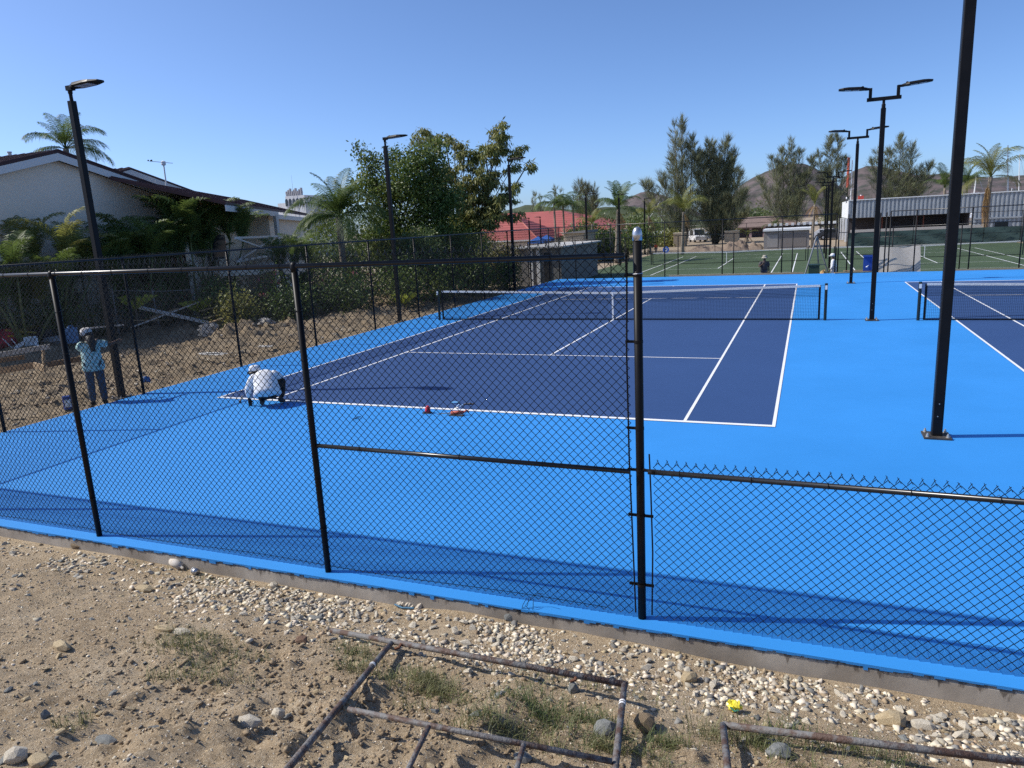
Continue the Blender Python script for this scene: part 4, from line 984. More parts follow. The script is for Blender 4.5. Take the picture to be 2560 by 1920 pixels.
q = MB(); q.beam(w1+Vector((0, 0, .05)), p1+Vector((0, 0, .05)), .16, .06); q.build('hip_cap', mat('pale_red_cap', (.55, .2, .15), .6), t)
q = MB(); q.span((w0.x+.5, yf+.5, GZ), (w1.x-.5, 78, e1.z-.05)); q.build('wall', M_STUCCO, t)
q = MB(); q.span((fl.x+.8, 74.8, GZ), (frr.x-.8, 93, ez-.05)); q.build('wall', M_STUCCO, t)
q = MB(); q.beam(w0+Vector((0, -.05, -.08)), w1+Vector((0, -.05, -.08)), .06, .16); q.build('fascia', M_FASC, t)
# blue canopies
for px0, px1, pya, pye, Y, lab in ((1318, 1359, 591, 605, 60, 'front blue pyramid canopy below the red roof'), (1345, 1378, 587, 599, 62.5, 'rear blue pyramid canopy below the red roof')):
    a = sight(px0, pye, Y=Y); b_ = sight(px1, pye, Y=Y); mid = (a+b_)/2; ap_ = sight((px0+px1)/2, pya, Y=Y+1); hw = (b_.x-a.x)/2
    t = thing('canopy', lab, 'canopy', (mid.x, Y+hw, GZ)); c = Vector((mid.x, Y+hw, 0))
    cs = [c+Vector((sx*hw, sy*hw, mid.z)) for sx, sy in ((-1, -1), (1, -1), (1, 1), (-1, 1))]; q = MB()
    q.add([tuple(v) for v in cs]+[(c.x, c.y, ap_.z)]+[tuple(v-Vector((0, 0, .18))) for v in cs], [(0, 1, 4), (1, 2, 4), (2, 3, 4), (3, 0, 4), (0, 5, 6, 1), (1, 6, 7, 2), (2, 7, 8, 3), (3, 8, 5, 0)]); q.build('canopy_cloth', M_BTENT, t)
    for v in cs: q = MB(); q.tube((v.x*.95+c.x*.05, v.y*.95+c.y*.05, GZ), (v.x*.95+c.x*.05, v.y*.95+c.y*.05, v.z), .04, 6); q.build('leg', M_BLACK, t)
# low white roofed service building by the left fence corner
t = thing('service_building', 'low pale service building with a white roof edge and dark doorway beyond the left fence', 'building', (-9.5, 22, GZ))
Yb = 22.5; a = sight(1296, 690, Y=Yb); b_ = sight(1404, 690, Y=Yb); zt = sight(1310, 622, Y=Yb).z
q = MB(); q.span((a.x, Yb, GZ), (b_.x, Yb+9, zt)); q.build('wall', mat('pale_grey_wall', (.22, .205, .185), .9, (.18, .17, .155), .8), t)
q = MB(); q.span((a.x-.25, Yb-.35, zt), (b_.x+.3, Yb+9.3, zt+.10)); q.build('roof', mat('pale_flat_roof', (.45, .44, .41), .9), t)
d0 = sight(1362, 690, Y=Yb); d1 = sight(1377, 632, Y=Yb); q = MB(); q.span((d0.x, Yb-.04, GZ+.05), (d1.x, Yb-.003, d1.z)); q.build('door', M_GLASS, t)
for px in (1328, 1346): p = sight(px, 640, Y=Yb); q = MB(); q.span((p.x-.12, Yb-.10, GZ), (p.x+.12, Yb-.004, zt-.02)); q.build('pilaster', M_FASC, t)
# beige shed
Ys = 46; a = sight(1411, 630, Y=Ys); b_ = sight(1462, 630, Y=Ys); zt = sight(1436, 583, Y=Ys).z
t = thing('beige_shed', 'beige shed with grey roof behind the three drooping palms', 'shed', ((a.x+b_.x)/2, Ys, GZ))
q = MB(); q.span((a.x, Ys, GZ), (b_.x, Ys+4, zt)); q.build('wall', M_TAN, t); q = MB(); q.prism([(a.x-.2, zt), (b_.x+.2, zt), (b_.x+.2, zt+.25), (a.x-.2, zt+.05)], 4.6, 1, Ys-.3); q.build('roof', M_GREYB, t)
# tan utility huts with ribbed fronts
for p0, p1, p2, yb, yt, Y, lab in ((1684, 1712, 1726, 618, 581, 80, 'left tan ribbed utility cabinet on the pale pad beyond the turf'), (1811, 1846, 1850, 606, 576, 84, 'right tan ribbed utility cabinet behind the dirt heap')):
    a = sight(p0, yb, Y=Y); b_ = sight(p1, yb, Y=Y); zt = sight(p0, yt+3, Y=Y).z; zb = a.z; dp = 1.6
    t = thing('utility_cabinet', lab, 'utility cabinet', ((a.x+b_.x)/2, Y, zb)); q = MB(); q.span((a.x, Y, zb), (b_.x, Y+dp, zt)); q.build('body', M_TAN, t)
    q = MB(); q.span((a.x-.06, Y-.06, zt), (b_.x+.06, Y+dp+.06, zt+.10)); q.build('roof', mat('cream_lid', (.62, .54, .38), .7), t)
    for x in np.linspace(a.x+.08, b_.x-.08, 11): q = MB(); q.span((x-.02, Y-.035, zb+.1), (x+.02, Y-.003, zt-.05)); q.build('rib', M_TAN, t)
a = sight(1668, 622, Y=78); b_ = sight(1810, 622, Y=78); q = MB(); q.span((a.x, 78.5, GZ-.05), (b_.x, 88, min(a.z, -.5))); structure(q.build('concrete_pad', mat('pale_pad', (.46, .45, .41), .9)))
# grey block hut
Y = 64.5; a = sight(1909, 622, Y=Y); b_ = sight(2022, 619, Y=Y); zt = sight(1908, 579, Y=Y).z; zt2 = sight(2024, 574, Y=Y).z; m_ = sight(1944, 620, Y=Y)
t = thing('block_hut', 'grey block hut with a white flat roof beyond the green turf', 'hut', ((a.x+b_.x)/2, Y, GZ))
q = MB(); q.span((a.x, Y, GZ-.2), (b_.x, Y+5, zt)); q.build('wall', M_GREYB, t)
q = MB(); q.span((a.x-.1, Y-.25, zt), (b_.x+.15, Y+5.2, zt+.22)); q.build('roof', M_CORRW, t)
q = MB(); q.span((a.x+.35, Y-.03, GZ+.15), (m_.x, Y-.004, zt-.4)); q.build('shutter', mat('grey_shutter', (.30, .29, .28), .7), t)
q = MB(); q.span((m_.x+.25, Y-.03, GZ+.15), (b_.x-.3, Y-.004, zt-.35)); q.build('shutter', mat('brown_grey_shutter', (.19, .175, .165), .8), t)
# corrugated building with parapet
Y = 76.0; a = sight(2123, 502, Y=Y); b_ = sight(2700, 478, Y=Y); zt = a.z; zb = sight(2123, 546, Y=Y).z; x0 = a.x; x1 = b_.x
bot = GZ
t = thing('corrugated_building', 'long grey corrugated metal building with white end and open dark ground floor', 'building', ((x0+x1)/2, Y, GZ))
q = MB(); n = int((x1-x0)/.42); V = []; xx = []
for i in range(n):
    s = x0+(x1-x0)*i/n; w_ = (x1-x0)/n; xx += [(s, 0), (s+w_*.42, 0), (s+w_*.5, .14), (s+w_*.92, .14)]
xx = np.array(xx+[(x1, 0)])
def corr(z0, z1, xs, name):
    k = len(xs); V = [(x, Y-.02+d, z) for z in (z0, z1) for x, d in xs]; F = [(i, i+1, k+i+1, k+i) for i in range(k-1)]
    o = obj_from(name, V, F, M_CORR, t); return o
xs_open = sight(2425, 540, Y=Y).x
corr(zb, zt, xx, 'corrugated_panel'); sel = xx[xx[:, 0] > xs_open]; corr(GZ, zb-.005, sel, 'corrugated_panel')
q = MB(); q.span((x0-.1, Y-.1, zt), (x1, Y+.3, zt+.10)); q.build('coping', M_CORRW, t)
q = MB(); q.span((x0-.08, Y+.2, zb), (x0, Y+18, zt)); q.span((x0-.08, Y-.05, zb), (x0+.0, Y+.2, zt)); q.build('end_wall', M_CORRW, t)
q = MB(); q.span((x0, Y+.35, zt-.25), (x1, Y+18, zt-.15)); q.build('roof', M_GREYB, t)
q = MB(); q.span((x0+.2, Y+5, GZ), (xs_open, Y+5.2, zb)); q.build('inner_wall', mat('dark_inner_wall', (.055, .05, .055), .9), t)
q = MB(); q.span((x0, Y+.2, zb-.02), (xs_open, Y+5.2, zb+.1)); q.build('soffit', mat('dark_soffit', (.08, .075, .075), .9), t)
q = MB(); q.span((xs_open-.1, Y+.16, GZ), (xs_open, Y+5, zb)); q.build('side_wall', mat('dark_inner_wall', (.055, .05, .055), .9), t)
for px, w_ in ((2100, .3), (2108, .3), (2118, .45)):
    p = sight(px, 560, Y=Y+ (6 if px < 2110 else 0)); q = MB(); q.span((p.x-w_/2, p.y, GZ), (p.x+w_/2, p.y+.4, zb)); q.build('column', M_CORRW, t)
for px in (2292, 2308, 2205): p = sight(px, 560, Y=Y+1); q = MB(); q.tube((p.x, p.y, GZ), (p.x, p.y, zb), .06, 6); q.build('column', mat('rusty_post', (.22, .07, .04), .8), t)
p0 = sight(2486, 565, Y=Y); p1 = sight(2520, 553, Y=Y); q = MB(); q.span((p0.x, Y-.15, GZ), (p1.x, Y-.03, p1.z)); q.build('doorway', M_GLASS, t)
p0 = sight(2434, 546, Y=Y); q = MB(); q.span((p0.x, Y-.16, p0.z-.12), (x1, Y-.03, p0.z+.05)); q.build('girt', M_CORR, t)
q = MB(); lw = sight(2126, 575, Y=Y-3); q.span((lw.x, Y-3.3, GZ), (sight(2460, 575, Y=Y-3).x, Y-3, lw.z)); tag(q.build('low_wall', mat('pale_render', (.42, .40, .37), .9)), 'long low pale wall in front of the corrugated building', 'wall')
# people and things on that roof
# windscreen cloth on the far turf fence
Y = 62.0; t = thing('windscreen', 'green windscreen cloth tied along the far fence of the right turf court', 'windscreen', (14, Y, GZ))
a = sight(2119, 582, Y=Y); n = 46; xs = np.linspace(a.x, 33, n); zt = a.z; rng = np.random.default_rng(2)
V = []; rows = 7
for j in range(rows):
    for x in xs: V.append((x, Y+.10*math.sin(x*1.7+j)+.08*math.sin(x*3.9+j*2)*(1-j/rows)+rng.normal()*.015, GZ+(zt-GZ)*j/(rows-1)))
F = [(j*n+i, j*n+i+1, (j+1)*n+i+1, (j+1)*n+i) for j in range(rows-1) for i in range(n-1)]
obj_from('cloth', V, F, M_SHADE, t, True)
# brown roofed pavilion and pergola behind the huts
Y = 108; a = sight(1800, 560, Y=Y); b_ = sight(1990, 560, Y=Y); ze = sight(1900, 566, Y=Y).z; zr = sight(1900, 541, Y=Y+6).z
t = thing('brown_roof_pavilion', 'low building with a brown sheet roof under the casuarina trees', 'building', ((a.x+b_.x)/2, Y+5, GZ))
q = MB(); q.prism([(Y, ze), (Y+6, zr), (Y+12, ze), (Y+12, ze-.2), (Y+6, zr-.2), (Y, ze-.2)], b_.x-a.x, 0, a.x); q.build('roof', mat('brown_roof', (.23, .165, .14), .8, (.19, .135, .115), .6), t)
q = MB(); q.span((a.x+1, Y+2, GZ), (b_.x-1, Y+10, ze-.1)); q.build('wall', mat('mauve_wall', (.16, .13, .13), .9), t)
for k in range(6): x = a.x+.6+(b_.x-a.x-1.2)*k/5; q = MB(); q.span((x-.2, Y+.3, GZ), (x+.2, Y+.7, ze-.15)); q.build('column', mat('pink_column', (.42, .30, .28), .9), t)
Y = 92; a = sight(1915, 560, Y=Y); b_ = sight(2096, 556, Y=Y); z_ = sight(2000, 562, Y=Y).z
t = thing('pergola', 'long dark pergola roof with a row of white rafter ends beside the corrugated building', 'pergola', ((a.x+b_.x)/2, Y+2, GZ))
q = MB(); q.span((a.x, Y, z_-.25), (b_.x, Y+5, z_)); q.build('roof', mat('dark_shingle', (.05, .045, .045), .9), t)
for k in range(12):
    x = a.x+.5+(b_.x-a.x-1)*k/11; q = MB(); q.span((x-.18, Y-1.0, z_-.02), (x+.18, Y+.6, z_+.32)); q.build('rafter_end', M_CORRW, t)
for k in range(6): x = a.x+.6+(b_.x-a.x-1.2)*k/5; q = MB(); q.span((x-.15, Y+.2, GZ), (x+.15, Y+.5, z_-.2)); q.build('column', M_GREYB, t)
# white tower building far left
Y = 95; a = sight(700, 560, Y=Y); b_ = sight(772, 560, Y=Y); z1 = sight(735, 506, Y=Y).z; z2 = sight(738, 490, Y=Y).z
t = thing('white_tower_building', 'far white building with a toothed turret and aerial between roof and palm', 'building', ((a.x+b_.x)/2, Y+4, GZ))
M_WB = mat('white_building', (.66, .67, .68), .8)
q = MB(); q.span((a.x, Y, GZ), (b_.x, Y+9, z1)); q.build('wall', M_WB, t)
c0 = sight(718, 500, Y=Y-.5); c1 = sight(766, 500, Y=Y-.5); q = MB(); q.span((c0.x, Y-1.0, z1-3.0), (c1.x, Y+6, z2)); q.build('turret', M_WB, t)
M_SIL = mat('grey_aerial', (.42, .42, .44), .5)
for k in range(9):
    x = c0.x+(c1.x-c0.x)*(k+.5)/9*.86; q = MB(); q.span((x-.10, Y-.9, z2), (x+.10, Y-.4, z2+.9+.5*((k*7) % 3)/2)); q.span((x-.22, Y-.8, z2+.35), (x+.22, Y-.5, z2+.8)); q.build('roof_tooth', M_SIL, t)
    if k % 2 == 0: p = (x, Y-1.05, z2-1.3); q = MB(); q.box(p, (.55, .06, 1.1)); q.blob((x, Y-1.05, z2-.75), (.275, .03, .275), 8, 4); tag(q.build('window', M_GLASS, t))
p = sight(735, 500, Y=Y-1.2); q = MB(); q.tube((p.x, p.y, z1-4), (p.x, p.y, sight(733, 438, Y=Y-1.2).z), .05, 5, .015); q.build('aerial', M_SIL, t)

# ================================================================== palms, casuarinas and shrubs beyond the courts
def gpalm(px, py, Y, spec, label, seed, r=.15, m=None, bx=None, by=None, sc=1.0, lean=(0, 0)):
    c = sight(px, py, Y=Y); b = sight(bx, by, Y=Y) if bx else Vector((c.x+.1, Y, GZ)); return palm(label, (b.x, Y, min(b.z, GZ)), c, spec, r, seed, m, lean=lean)
gpalm(1385, 508, 47, [('arch', 4, .85), ('hang', 8, 1.0)], 'left of three slender palms with drooping crowns before the red roof', 31, .11)
gpalm(1407, 506, 49, [('arch', 4, .8), ('hang', 8, 1.0)], 'middle of three slender palms with drooping crowns before the red roof', 32, .10)
gpalm(1432, 512, 47.5, [('arch', 4, .85), ('hang', 8, 1.0)], 'right of three slender palms with drooping crowns before the red roof', 33, .11)
gpalm(1545, 524, 46, [('up', 8, 1.1), ('arch', 9, 1.05), ('hang', 4, .9), ('dead', 2, .9)], 'large coconut palm with upright fronds left of the silver capped post', 34, .17, M_PALM, 1540, 625)
gpalm(1709, 530, 58, [('up', 7, 1.15), ('arch', 9, 1.25), ('dead', 2, .8)], 'sunlit coconut palm in front of the tall casuarina clump', 35, .16, M_PALM_Y, 1705, 634)
gpalm(1622, 540, 64, [('up', 5, .9), ('arch', 7, .9), ('dead', 4, .9)], 'short yellowish palm just behind the silver dome cap', 36, .15, M_PALM_Y, 1625, 625)
gpalm(1843, 524, 92, [('up', 3, .9), ('arch', 6, .9)], 'small thin palm between casuarina clump and brown roof', 37, .12, None, 1842, 598)
gpalm(2037, 512, 63.5, [('up', 7, .95), ('dead', 5, .7)], 'thin palm with upright yellow crown beside the lined up lamp posts', 38, .14, M_PALM_Y, 2029, 625)
gpalm(2477, 442, 66, [('up', 4, 1.35), ('arch', 6, 1.7), ('hang', 2, 1.5)], 'coconut palm with hanging brown fronds before the corrugated wall', 39, .22, M_PALM_Y, 2459, 606)
t = bpy.data.objects['coconut_palm'] if False else None
dp = [o for o in bpy.data.objects if o.get('label', '').startswith('coconut palm with hanging brown')][0]
for k_, (az, sc_) in enumerate(((PI+.15, 2.3), (PI-.5, 2.1), (PI+.6, 1.9))):
    o = bpy.data.objects.new('frond', FR['dead'][k_ % 2]); COL.objects.link(o); o.parent = dp; o.location = sight(2474, 447, Y=66)-absloc(dp); o.rotation_euler = (0, .35, az); o.scale = (sc_*.75, sc_*.9, sc_*1.15); o.material_slots[0].link = 'OBJECT'; o.material_slots[0].material = M_PALM_DEAD
gpalm(2362, 470, 112, [('up', 4, 1.5), ('arch', 8, 1.5)], 'dark palm behind the corrugated roof left of the near lamp post', 40, .2)
gpalm(2418, 462, 112, [('up', 4, 1.4), ('arch', 8, 1.5)], 'dark palm behind the corrugated roof right of the near lamp post', 41, .2)
gpalm(1938, 572, 96, [('arch', 7, .8), ('up', 3, .7)], 'little palm in front of the brown roofed pavilion', 42, .12)
gpalm(1868, 590, 90, [('arch', 7, .75), ('dead', 2, .6)], 'little orange tinged palm right of the tan utility cabinet', 43, .12, M_PALM_Y)
gpalm(1480, 560, 60, [('arch', 8, .8), ('up', 4, .8)], 'low palm between the slender palms and the large coconut palm', 44, .12, M_PALM_Y)
k = 180
for px, py, Y, rx, m, lab in ((1480, 585, 54, 2.2, M_LEAF_DARK, 'dark shrub right of the beige shed'), (1530, 590, 52, 2.2, M_LEAF_MID, 'green shrub behind the large coconut palm trunk'), (1575, 575, 62, 3.0, M_LEAF_DARK, 'dark green shrub just left of the silver dome cap'), (1445, 575, 62, 2.6, M_LEAF_MID, 'green shrub behind the three slender palms'), (1510, 550, 84, 4.5, M_LEAF_MID, 'green tree behind the large coconut palm'), (1590, 545, 90, 4.5, M_LEAF_DARK, 'dark tree behind the silver dome cap'), (1660, 590, 82, 2.4, M_LEAF_OLIVE, 'olive shrub left of the tan utility cabinet')):
    k += 1; p = sight(px, py, Y=Y); bush('far_shrub', lab, (p.x, Y, GZ), (rx, rx*.8, max(1.0, (p.z-GZ)*.66)), 2600, .20+.002*Y, m, k)
k = 140
for px, py, Y, rx, m, lab in ((800, 520, 34, 2.6, M_LEAF_DARK, 'dark tree behind the bushy palm, left one'), (860, 500, 38, 3.2, M_LEAF_DARK, 'dark tree behind the bushy palm, right one'), (700, 560, 40, 3.0, M_LEAF_MID, 'green tree in front of the white tower building'), (930, 520, 40, 3.4, M_LEAF_DARK, 'dark tree behind the middle lamp post'), (770, 575, 26, 2.2, M_LEAF_DARK, 'dark shrub behind the palm trunk'), (850, 585, 22, 2.2, M_LEAF_MID, 'green shrub below the broad dark tree'), (1090, 545, 50, 3.4, M_LEAF_DARK, 'dark tree left of the red roof'), (1150, 575, 36, 2.4, M_LEAF_DARK, 'dark shrub below the olive tree'), (1020, 560, 40, 3.0, M_LEAF_DARK, 'dark tree behind the olive tree trunk'), (1215, 640, 27, 1.6, M_LEAF_OLIVE, 'olive shrub at the left end of the service building'), (640, 590, 26, 1.8, M_LEAF_MID, 'green shrub at the end of the house wing')):
    k += 1; p = sight(px, py, Y=Y); bush('far_shrub', lab, (p.x, Y, GZ), (rx, rx*.8, (p.z-GZ)*.62), 2400, .20+.002*Y, m, k)
def tip(px, py, Y, w_): p = sight(px, py, Y=Y); return ((p.x, p.y, p.z), w_)
Y = 84; b = sight(1760, 600, Y=Y)
casuarina('tallest feathery casuarina tree with twin spires at the left of its clump', (sight(1712, 600, Y=Y).x, Y, GZ), [tip(1704, 302, Y, 1.0), tip(1686, 308, Y-1, .7), tip(1733, 345, Y, .8), tip(1652, 440, Y-2, .6), tip(1612, 458, Y-3, .6), tip(1680, 400, Y, .6)], 8370, 51, 3.51)
casuarina('dark broad casuarina tree with several pointed tops right of the tallest one', (sight(1790, 600, Y=Y+2).x, Y+2, GZ), [tip(1772, 358, Y+2, .8), tip(1781, 362, Y+3, .7), tip(1815, 346, Y+2, .9), tip(1834, 378, Y+2, .8), tip(1755, 385, Y+2, .7), tip(1850, 430, Y+1, .7), tip(1795, 400, Y+1, .6), tip(1745, 440, Y, .6), tip(1875, 530, Y, .5), tip(1822, 420, Y+3, .6), tip(1738, 380, Y, .7), tip(1862, 480, Y, .5)], 10530, 52, 3.51)
Y = 112
casuarina('casuarina tree with three thin tops standing before the brown hill', (sight(1975, 590, Y=Y).x, Y, GZ), [tip(1978, 354, Y, .8), tip(1955, 378, Y, .8), tip(1998, 380, Y, .6), tip(1930, 398, Y, .8), tip(1900, 450, Y, .6), tip(2030, 400, Y, .8), tip(2010, 440, Y, .6)], 9180, 53, 4.05)
casuarina('casuarina tree with two tall tops behind the lined up lamp posts', (sight(2085, 590, Y=Y).x, Y, GZ), [tip(2074, 345, Y, .9), tip(2095, 340, Y, .9), tip(2047, 388, Y, .7), tip(2112, 400, Y, .6), tip(2068, 420, Y, .6)], 7560, 54, 3.51)
casuarina('feathery casuarina tree between the two lamp posts on the right, behind the corrugated roof', (sight(2240, 560, Y=Y+2).x, Y+2, GZ), [tip(2252, 346, Y+2, .9), tip(2283, 366, Y+2, .8), tip(2222, 378, Y+2, .7), tip(2193, 372, Y+2, .5), tip(2328, 414, Y+2, .7), tip(2178, 400, Y+2, .5), tip(2300, 420, Y+2, .6)], 9450, 55, 4.05)
Y = 125
casuarina('hazy grey casuarina tree above the red roof, left one', (sight(1345, 560, Y=Y).x, Y, GZ), [tip(1337, 484, Y, .8), tip(1352, 494, Y, .7), tip(1328, 500, Y, .5)], 2200, 56, 2.4)
casuarina('grey casuarina tree above the slender palms', (sight(1400, 560, Y=Y).x, Y, GZ), [tip(1389, 470, Y, .8), tip(1400, 480, Y, .7), tip(1415, 500, Y, .5)], 2600, 57, 2.6)
casuarina('broad grey casuarina tree behind the small lamp post and large coconut palm', (sight(1470, 560, Y=100).x, 100, GZ), [tip(1450, 458, 100, .9), tip(1468, 468, 100, .9), tip(1485, 470, 100, .8), tip(1440, 475, 100, .6), tip(1490, 500, 100, .6)], 5670, 58, 4.05)
k = 100
for px, py, Y, rx, rz, m, lab in ((1500, 560, 70, 3.0, 2.2, M_LEAF_MID, 'round green shrub below the grey casuarina'), (1580, 585, 66, 3.2, 2.2, M_LEAF_MID, 'green shrub right of the large coconut palm'), (1470, 600, 52, 2.0, 1.4, M_LEAF_DARK, 'dark shrub in front of the beige shed'), (1520, 610, 50, 1.8, 1.1, M_LEAF_OLIVE, 'grey green shrub at the foot of the large coconut palm'),
    (1640, 545, 120, 5, 3.5, M_LEAF_DARK, 'dark bushy tree left of the tallest casuarina'), (1900, 520, 130, 5, 3.0, M_LEAF_DARK, 'dark rounded tree in front of the brown hill'), (1870, 530, 125, 4, 2.4, M_LEAF_MID, 'green rounded tree above the brown roof'), (2120, 520, 118, 4, 2.2, M_LEAF_DARK, 'dark bushy tree left of the corrugated building'), (2300, 500, 120, 4, 2.0, M_LEAF_DARK, 'dark shrub behind the corrugated roof'),
    (1250, 560, 100, 5, 2.6, M_LEAF_DARK, 'dark tree left of the red roof ridge'), (1430, 545, 110, 4, 2.5, M_LEAF_DARK, 'dark tree behind the red roof end'), (1200, 600, 60, 2.5, 2.0, M_LEAF_DARK, 'dark shrub behind the service building')):
    k += 1; p = sight(px, py, Y=Y); bush('far_shrub', lab, (p.x, Y, GZ), (rx, rx*.8, (p.z-GZ)*.62 if p.z-GZ > 2.5 else rz), 2600, .16*Y/60+.08, m, k)

# ================================================================== loose stones, gravel and grass in the foreground
def near_z(x, y): return float(near_h(np.array([x]), np.array([y]))[0])
def near_hit(px, py, lift=0.0):                              # where a photo ray meets the soil bank (wide-view pixels)
    z = 0.0
    for _ in range(25):
        p = wide(px, py, Z=z+lift); z = .5*z+.5*near_z(p.x, p.y)
    return Vector((p.x, p.y, z+lift))
def hull(seed, n=16, sq=(1, 1, .7), jag=.25):
    rng = np.random.default_rng(seed); bm = bmesh.new(); d = rng.normal(size=(n, 3)); d /= np.linalg.norm(d, axis=1)[:, None]
    for v in d*rng.uniform(1-jag, 1, n)[:, None]*np.array(sq): bm.verts.new(v)
    r = bmesh.ops.convex_hull(bm, input=bm.verts)
    bmesh.ops.delete(bm, geom=[g for g in set(r['geom_interior']+r['geom_unused']) if isinstance(g, bmesh.types.BMVert)], context='VERTS')
    bmesh.ops.triangulate(bm, faces=bm.faces); me = bpy.data.meshes.new('stone'); bm.to_mesh(me); bm.free(); return me
M_STW = mat('pale_limestone', (.64, .58, .47), .9, (.44, .38, .28), 9, bump=.5, bscale=30)
M_STT = mat('tan_stone', (.40, .30, .17), .9, (.52, .42, .26), 9, bump=.5, bscale=30)
M_STG = mat('grey_stone', (.17, .18, .17), .9, (.26, .26, .24), 9, bump=.5, bscale=30)
M_STB = mat('brown_stone', (.15, .085, .055), .9, (.22, .14, .09), 9, bump=.5, bscale=30)
M_CLOD = mat('dirt_clod', (.24, .175, .105), .98, (.32, .24, .15), 14, bump=.8, bscale=40)
def rock(label, px, py, size, m, seed, sq=(1, 1, .7), rz=0, tilt=0, n=22, cat='rock', name='rock', sink=.25):
    p = near_hit(px, py); me = hull(seed, n*2, sq, .16); me.materials.append(m); o = bpy.data.objects.new(name, me); COL.objects.link(o)
    o.location = p+Vector((0, 0, size*sq[2]*(1-sink)*.6)); o.scale = (size,)*3; o.rotation_euler = (tilt, tilt*.6, rz); return tag(o, label, cat)
rock('large tan boulder against the kerb left of the silver capped post foot', 1318, 1366, .105, M_STT, 201, (1, .75, .85), n=26)
rock('pointed grey stone leaning on the kerb below the silver capped post', 1357, 1372, .085, M_STG, 202, (.55, .5, 1.1))
rock('small flat grey stone between pointed stone and brown lump by the kerb', 1380, 1380, .065, M_STG, 203, (1, .7, .7), .5)
rock('brown earthy lump by the kerb just right of the pointed grey stone', 1404, 1378, .075, M_STB, 204, (1, .8, .7))
rock('smooth dark grey rock inside the rusty gate frame by its right bar', 1309, 1590, .085, M_STG, 205, (.9, .7, 1.0), .3, n=30)
rock('brown dirt lump right of the rusty gate frame', 1393, 1568, .075, M_CLOD, 206, (1, 1, .8), n=30)
rock('grey flat stone lying against the second rusty pipe frame', 1682, 1632, .085, M_STG, 207, (1, .7, .6), .4)
rock('tan squarish stone alone in the pale rubble right of the gate frame', 1489, 1470, .075, M_STT, 208, (1, .7, .7), .7)
rock('tan oblong stone lying on open dirt at the left', 134, 1400, .085, M_STT, 209, (1.2, .55, .45), -.2)
rock('yellowish long stone left of the grass tuft', 356, 1362, .075, M_STT, 210, (1.5, .5, .4), .1)
rock('white flat stone touching the grass tuft', 394, 1370, .075, M_STW, 211, (1.3, .6, .5), .1)
rock('white chalky rock left of the gate frame side bar', 538, 1567, .075, M_STW, 212, (1.2, .7, .6), .4)
rock('small white faceted stone near the gate frame side bar', 603, 1550, .05, M_STW, 213, (1, .9, .9))
rock('white rock at the bottom left corner of the ground', 36, 1640, .065, M_STW, 214, (1.1, .8, .8), .5)
rock('pale yellow rock beside the bottom left white rock', 84, 1648, .06, M_STT, 215, (1.2, .8, .6))
rock('dark red brown stone left of the gate frame top bar end', 652, 1388, .06, M_STB, 216, (1, .8, .7), .2)
rock('long grey stone near the top bar end of the gate frame', 683, 1338, .07, M_STG, 217, (1.4, .5, .4), .1)
rock('grey flat stone on open dirt at lower left', 229, 1602, .06, M_STG, 218, (1.3, .8, .4), .1)
rock('dark brown stone right of the grey flat stone at lower left', 297, 1596, .045, M_STB, 219, (1, .8, .8))
rock('pale cream rock at the middle of the open dirt', 311, 1276, .085, M_STT, 220, (1.3, .7, .5), .1)
rock('large pale stone behind the second rusty frame', 1926, 1562, .085, M_STT, 221, (1.3, .8, .7), .2)
rock('white stone right of the large pale stone behind the second frame', 1992, 1572, .07, M_STW, 222, (1.2, .7, .6), .1)
rock('grey stone lump below the gate frame middle bar', 1130, 1640, .05, M_STG, 223, (1.2, .8, .6))
rock('white chalk stone by the kerb left of the blue and white sack', 592, 1268, .05, M_STW, 224, (1, .8, .8))
rock('dark rough stone by the kerb at the far left', 168, 1182, .09, M_CLOD, 225, (1.1, .8, .6))
rock('dark grey stone in the pale rubble left of the silver capped post', 1103, 1338, .07, M_STG, 226, (1, .7, .8), .3)
rock('flat grey stone inside the gate frame near its upper right corner', 1238, 1495, .06, M_STG, 227, (.7, .6, 1.0), .3)
# countable stones, alike
HULLS = {k: [] for k in 'wtg'}
for k, m in (('w', M_STW), ('t', M_STT), ('g', M_STG)):
    for s in range(7):
        me = hull(300+s+(0 if k == 'w' else 50 if k == 't' else 90), 14, (1, .75, .6) if k != 'g' else (1.2, .75, .5), .3); me.materials.append(m); HULLS[k].append(me)
LAB = {'w': ('pale limestone rubble stone lying in the strip below the kerb', 'pale rubble stones along the kerb'), 't': ('tan stone lying loose on the open dirt', 'loose tan stones on the dirt'), 'g': ('grey stone lying loose on the open dirt', 'loose grey stones on the dirt')}
R = np.random.default_rng(77); cnt = {'w': 150, 't': 62, 'g': 44}
def inview(x, y, z):
    d = Vector((x, y, z))-Vector(CAM_LOC); wz = d.dot(AX_F); u = 1280+FPX*d.dot(AX_R)/wz; v = 960-FPX*d.dot(AX_U)/wz
    return -20 < u < 2580 and v < 1940
